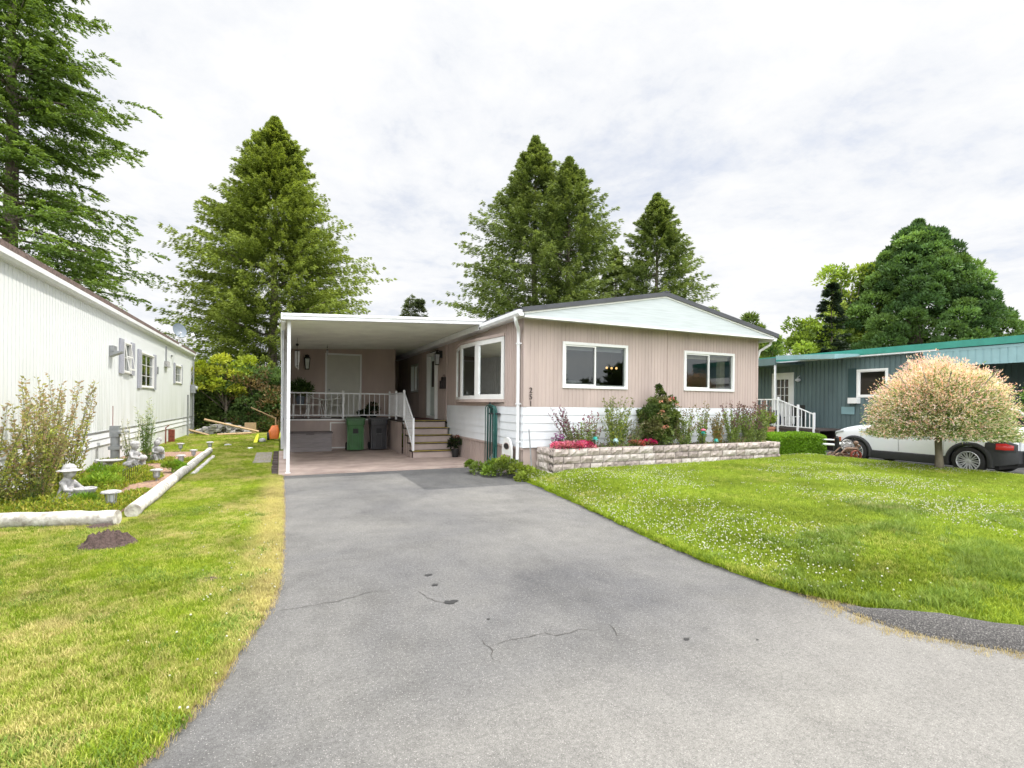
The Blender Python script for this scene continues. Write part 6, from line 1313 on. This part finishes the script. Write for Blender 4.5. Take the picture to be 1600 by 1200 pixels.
LR = [(p[0]-.015,p[1]) for p in EDGE_R[:9]]+[(p[0]+.02,p[1]+.03) for p in EDGE_R[9:16]]+[(14.1,.55),(14.15,5.1),(14.25,8),(14.6,9.9),(14.8,11.5),(14.8,14),(12.2,14),(12.2,9.95),(11.95,9.3),(11.95,8.97),(5.05,8.97),(5.05,9.75),(4.82,9.78)]
LL = [(p[0]+.01,p[1]) for p in EDGE_L]+[(-.18,12.1),(-.18,24),(-.5,27),(-3.8,27.5),(-3.85,18),(-1.85,18),(-1.70,8.2),(-1.82,7.78),(-4.8,8.5),(-14,11)]
ta = tuft('grass_tuft', 'grass_l', 16, .036, .045, .0042); X, Y, dz = pts_in(LL, -8, .1, .7, 27, 330000); z = np.full(len(X), .022)
gn_scatter('grass', 'short patchy yellow-green grass of the left lawn', np.stack([X,Y,z],1), ta, .6, 1.2)
tb = tuft('grass_tuft', 'grass_r', 16, .048, .045, .0048); X, Y, dz = pts_in(LR, 3.9, 14.9, .7, 14, 400000); z = gzv(X,Y)-.002
gn_scatter('grass', 'bright green clover lawn grass on the right', np.stack([X,Y,z],1), tb, .6, 1.25)
tc = tuft('grass_tuft', 'grass_w', 26, .095, .06, .006); kf = lambda X,Y: np.array([noise.noise((x*.9,y*1.6,3))+.6*noise.noise((x*3,y*4,7)) for x, y in zip(X,Y)])+RNG.normal(size=len(X))*.2-.25*np.maximum(0,Y-3.2) > .26; X, Y, dz = pts_in(LR, 3.95, 9, 1.5, 4.6, 14000, kf)
gn_scatter('grass', 'taller darker grass tufts near the kerb', np.stack([X,Y,gzv(X,Y)],1), tc, .6, 1.1)
# longer straw fringe along the driveway edges
M['straw'] = grassmat('straw_grass', [(.38,.30,.12),(.50,.40,.18),(.58,.48,.24)], .3, (.55,.42,.2)); td_ = tuft('straw_tuft', 'straw', 14, .028, .05, .0028)
tw_ = tuft('weed_tuft', 'grass_w', 18, .05, .07, .012); kf = lambda X,Y: np.array([noise.noise((x*1.3,y*1.6,8))+.6*noise.noise((x*4,y*5,2)) for x, y in zip(X,Y)])+RNG.normal(size=len(X))*.16 > .42; X, Y, dz = pts_in(LL, -4, -.1, 2.2, 9, 26000, kf)
gn_scatter('grass', 'darker weedy tufts in patches on the left lawn', np.stack([X,Y,np.full(len(X),.02)],1), tw_, .4, 1.)
P = []
for i in range(len(el)-1):
    if el[i][1] < 1.6: continue
    for q in range(34):
        t__ = random.random(); P.append((el[i][0]+(el[i+1][0]-el[i][0])*t__-random.random()**2*.16+.02, el[i][1]+(el[i+1][1]-el[i][1])*t__, .012))
for p in kp[:26]:
    for q in range(22): P.append((p[0]-.13+random.gauss(0,.06), p[1]-.07+random.gauss(0,.06), .0))
for q in range(200): P.append((4.12+random.gauss(0,.07), 2.62+random.gauss(0,.16), .005))
gn_scatter('dry_grass', 'dry straw fringe along the asphalt edges', np.array(P), td_, .4, 1.1)
# clover heads
def ball(name, r_, mat):
    m_ = MB(); m_.sphere((0,0,r_*.8), r_, 7, 5, .9); me = bpy.data.meshes.new(name); me.from_pydata(m_.v, [], m_.f); me.materials.append(mat); return bpy.data.objects.new(name, me)
M['clover'] = pm('clover_head', (.48,.48,.36), .2, 60, .8); cb = ball('clover_head', .0072, M['clover'])
def cl(X, Y):
    f_ = np.array([noise.noise((x*.55,y*.55,5))+.35*noise.noise((x*2,y*2,9)) for x, y in zip(X,Y)]); c_ = np.clip((f_+.16)*2.4, .02, 1); c_ *= np.clip((Y-2.2+.12*(X-4))/1.6, .0, 1); return RNG.random(len(X)) < c_
X, Y, dz = pts_in(LR, 4.1, 14.2, 2.0, 9.4, 26000, cl); gn_scatter('clover', 'white clover heads scattered over the right lawn', np.stack([X,Y,gzv(X,Y)+.036],1), cb, .6, 1.25)
X, Y, dz = pts_in(LL, -1.2, 0, 2.4, 9, 900, lambda X,Y: RNG.random(len(X)) < .22*np.clip(1+X,0,1)); gn_scatter('clover', 'few white clover heads near the left driveway edge', np.stack([X,Y,np.full(len(X),.05)],1), cb, .6, 1.1)
# ================================================================ SKY, SUN, CAMERA
SUN = Vector((1.95, .32, 3.45)).normalized()
W = bpy.data.worlds.new('World'); S.world = W; W.use_nodes = True; nt = W.node_tree; bg = nt.nodes['Background']
sky = nt.nodes.new('ShaderNodeTexSky'); sky.sky_type = 'NISHITA'; sky.sun_disc = False; sky.sun_elevation = math.asin(SUN.z); sky.sun_rotation = math.atan2(SUN.x, SUN.y); sky.altitude = 30; sky.dust_density = 1.5
tc_ = nt.nodes.new('ShaderNodeTexCoord'); sp = nt.nodes.new('ShaderNodeSeparateXYZ'); lnk(nt, tc_.outputs['Generated'], sp.inputs[0])
dn = mth(nt, 'ADD', mth(nt, 'MAXIMUM', sp.outputs['Z'], 0.0), .16); cx_ = mth(nt, 'DIVIDE', sp.outputs['X'], dn); cy_ = mth(nt, 'DIVIDE', sp.outputs['Y'], dn)
cb_ = nt.nodes.new('ShaderNodeCombineXYZ'); lnk(nt, cx_, cb_.inputs[0]); lnk(nt, cy_, cb_.inputs[1])
n1 = nz(nt, cb_.outputs[0], 1.1, 10, .64, .3); n2 = nz(nt, cb_.outputs[0], 5.5, 8, .65, .2)
f_ = mth(nt, 'ADD', mth(nt, 'MULTIPLY', n1, .75), mth(nt, 'MULTIPLY', n2, .25))
cloud = ramp(nt, f_, [(.36,(.58,.61,.68)),(.45,(.655,.67,.70)),(.53,(.715,.72,.728)),(.62,(.765,.76,.752))])
skyb = nt.nodes.new('ShaderNodeVectorMath'); skyb.operation = 'SCALE'; skyb.inputs['Scale'].default_value = .08; lnk(nt, sky.outputs[0], skyb.inputs[0])
gap = ramp(nt, f_, [(.34,.22),(.46,.0)])
cc_ = mixc(nt, gap, cloud, skyb.outputs[0])
z_ = mth(nt, 'MAXIMUM', sp.outputs['Z'], 0.); mr = nt.nodes.new('ShaderNodeMapRange'); mr.interpolation_type = 'SMOOTHSTEP'; mr.inputs['From Min'].default_value = .60; mr.inputs['From Max'].default_value = .95; mr.inputs['To Min'].default_value = 1.; mr.inputs['To Max'].default_value = 2.8; lnk(nt, z_, mr.inputs['Value'])  # sky raised overhead, out of view, as extra fill for shaded walls
br = nt.nodes.new('ShaderNodeVectorMath'); br.operation = 'SCALE'; back_fill = nt.nodes.new('ShaderNodeMapRange'); back_fill.interpolation_type = 'SMOOTHSTEP'; back_fill.inputs['From Min'].default_value = -.05; back_fill.inputs['From Max'].default_value = .75; back_fill.inputs['To Min'].default_value = 1.; back_fill.inputs['To Max'].default_value = 3.6; lnk(nt, mth(nt, 'SUBTRACT', 0., mth(nt, 'ADD', mth(nt, 'MULTIPLY', sp.outputs['Y'], .9), mth(nt, 'MULTIPLY', sp.outputs['X'], .42))), back_fill.inputs['Value'])  # extra sky brightness added behind the camera to fill carport and house front
lnk(nt, cc_, br.inputs[0]); lnk(nt, mth(nt, 'MULTIPLY', mr.outputs[0], back_fill.outputs[0]), br.inputs['Scale']); lnk(nt, br.outputs[0], bg.inputs['Color']); bg.inputs['Strength'].default_value = 1.0
W['cycles_sampling'] = 1
sl_ = bpy.data.lights.new('sun', 'SUN'); sl_.energy = 3.3; sl_.angle = R(.6); sl_.color = (1,.955,.88); so = bpy.data.objects.new('sun', sl_); COL.objects.link(so); so.rotation_euler = SUN.to_track_quat('Z','Y').to_euler(); so.location = (10,5,20)
cam = bpy.data.cameras.new('camera'); cam.sensor_width = 36; cam.lens = 36*786/1600.; cam.shift_y = 30.5/1600.; cam.clip_end = 3000; cam.clip_start = .05
co_ = bpy.data.objects.new('camera', cam); COL.objects.link(co_); co_.location = (0,0,1.6)
co_.matrix_world = Matrix.Translation((0,0,1.6)) @ Matrix.Rotation(-CA,4,'Z') @ Matrix.Rotation(R(90),4,'X') @ Matrix.Rotation(R(.555),4,'Z')
S.camera = co_
S.render.engine = 'CYCLES'; S.view_settings.view_transform = 'Standard'; S.view_settings.look = 'None'; S.view_settings.gamma = 1; S.view_settings.exposure = 0.48
S.cycles.max_bounces = 7; S.cycles.transparent_max_bounces = 12; S.cycles.diffuse_bounces = 4
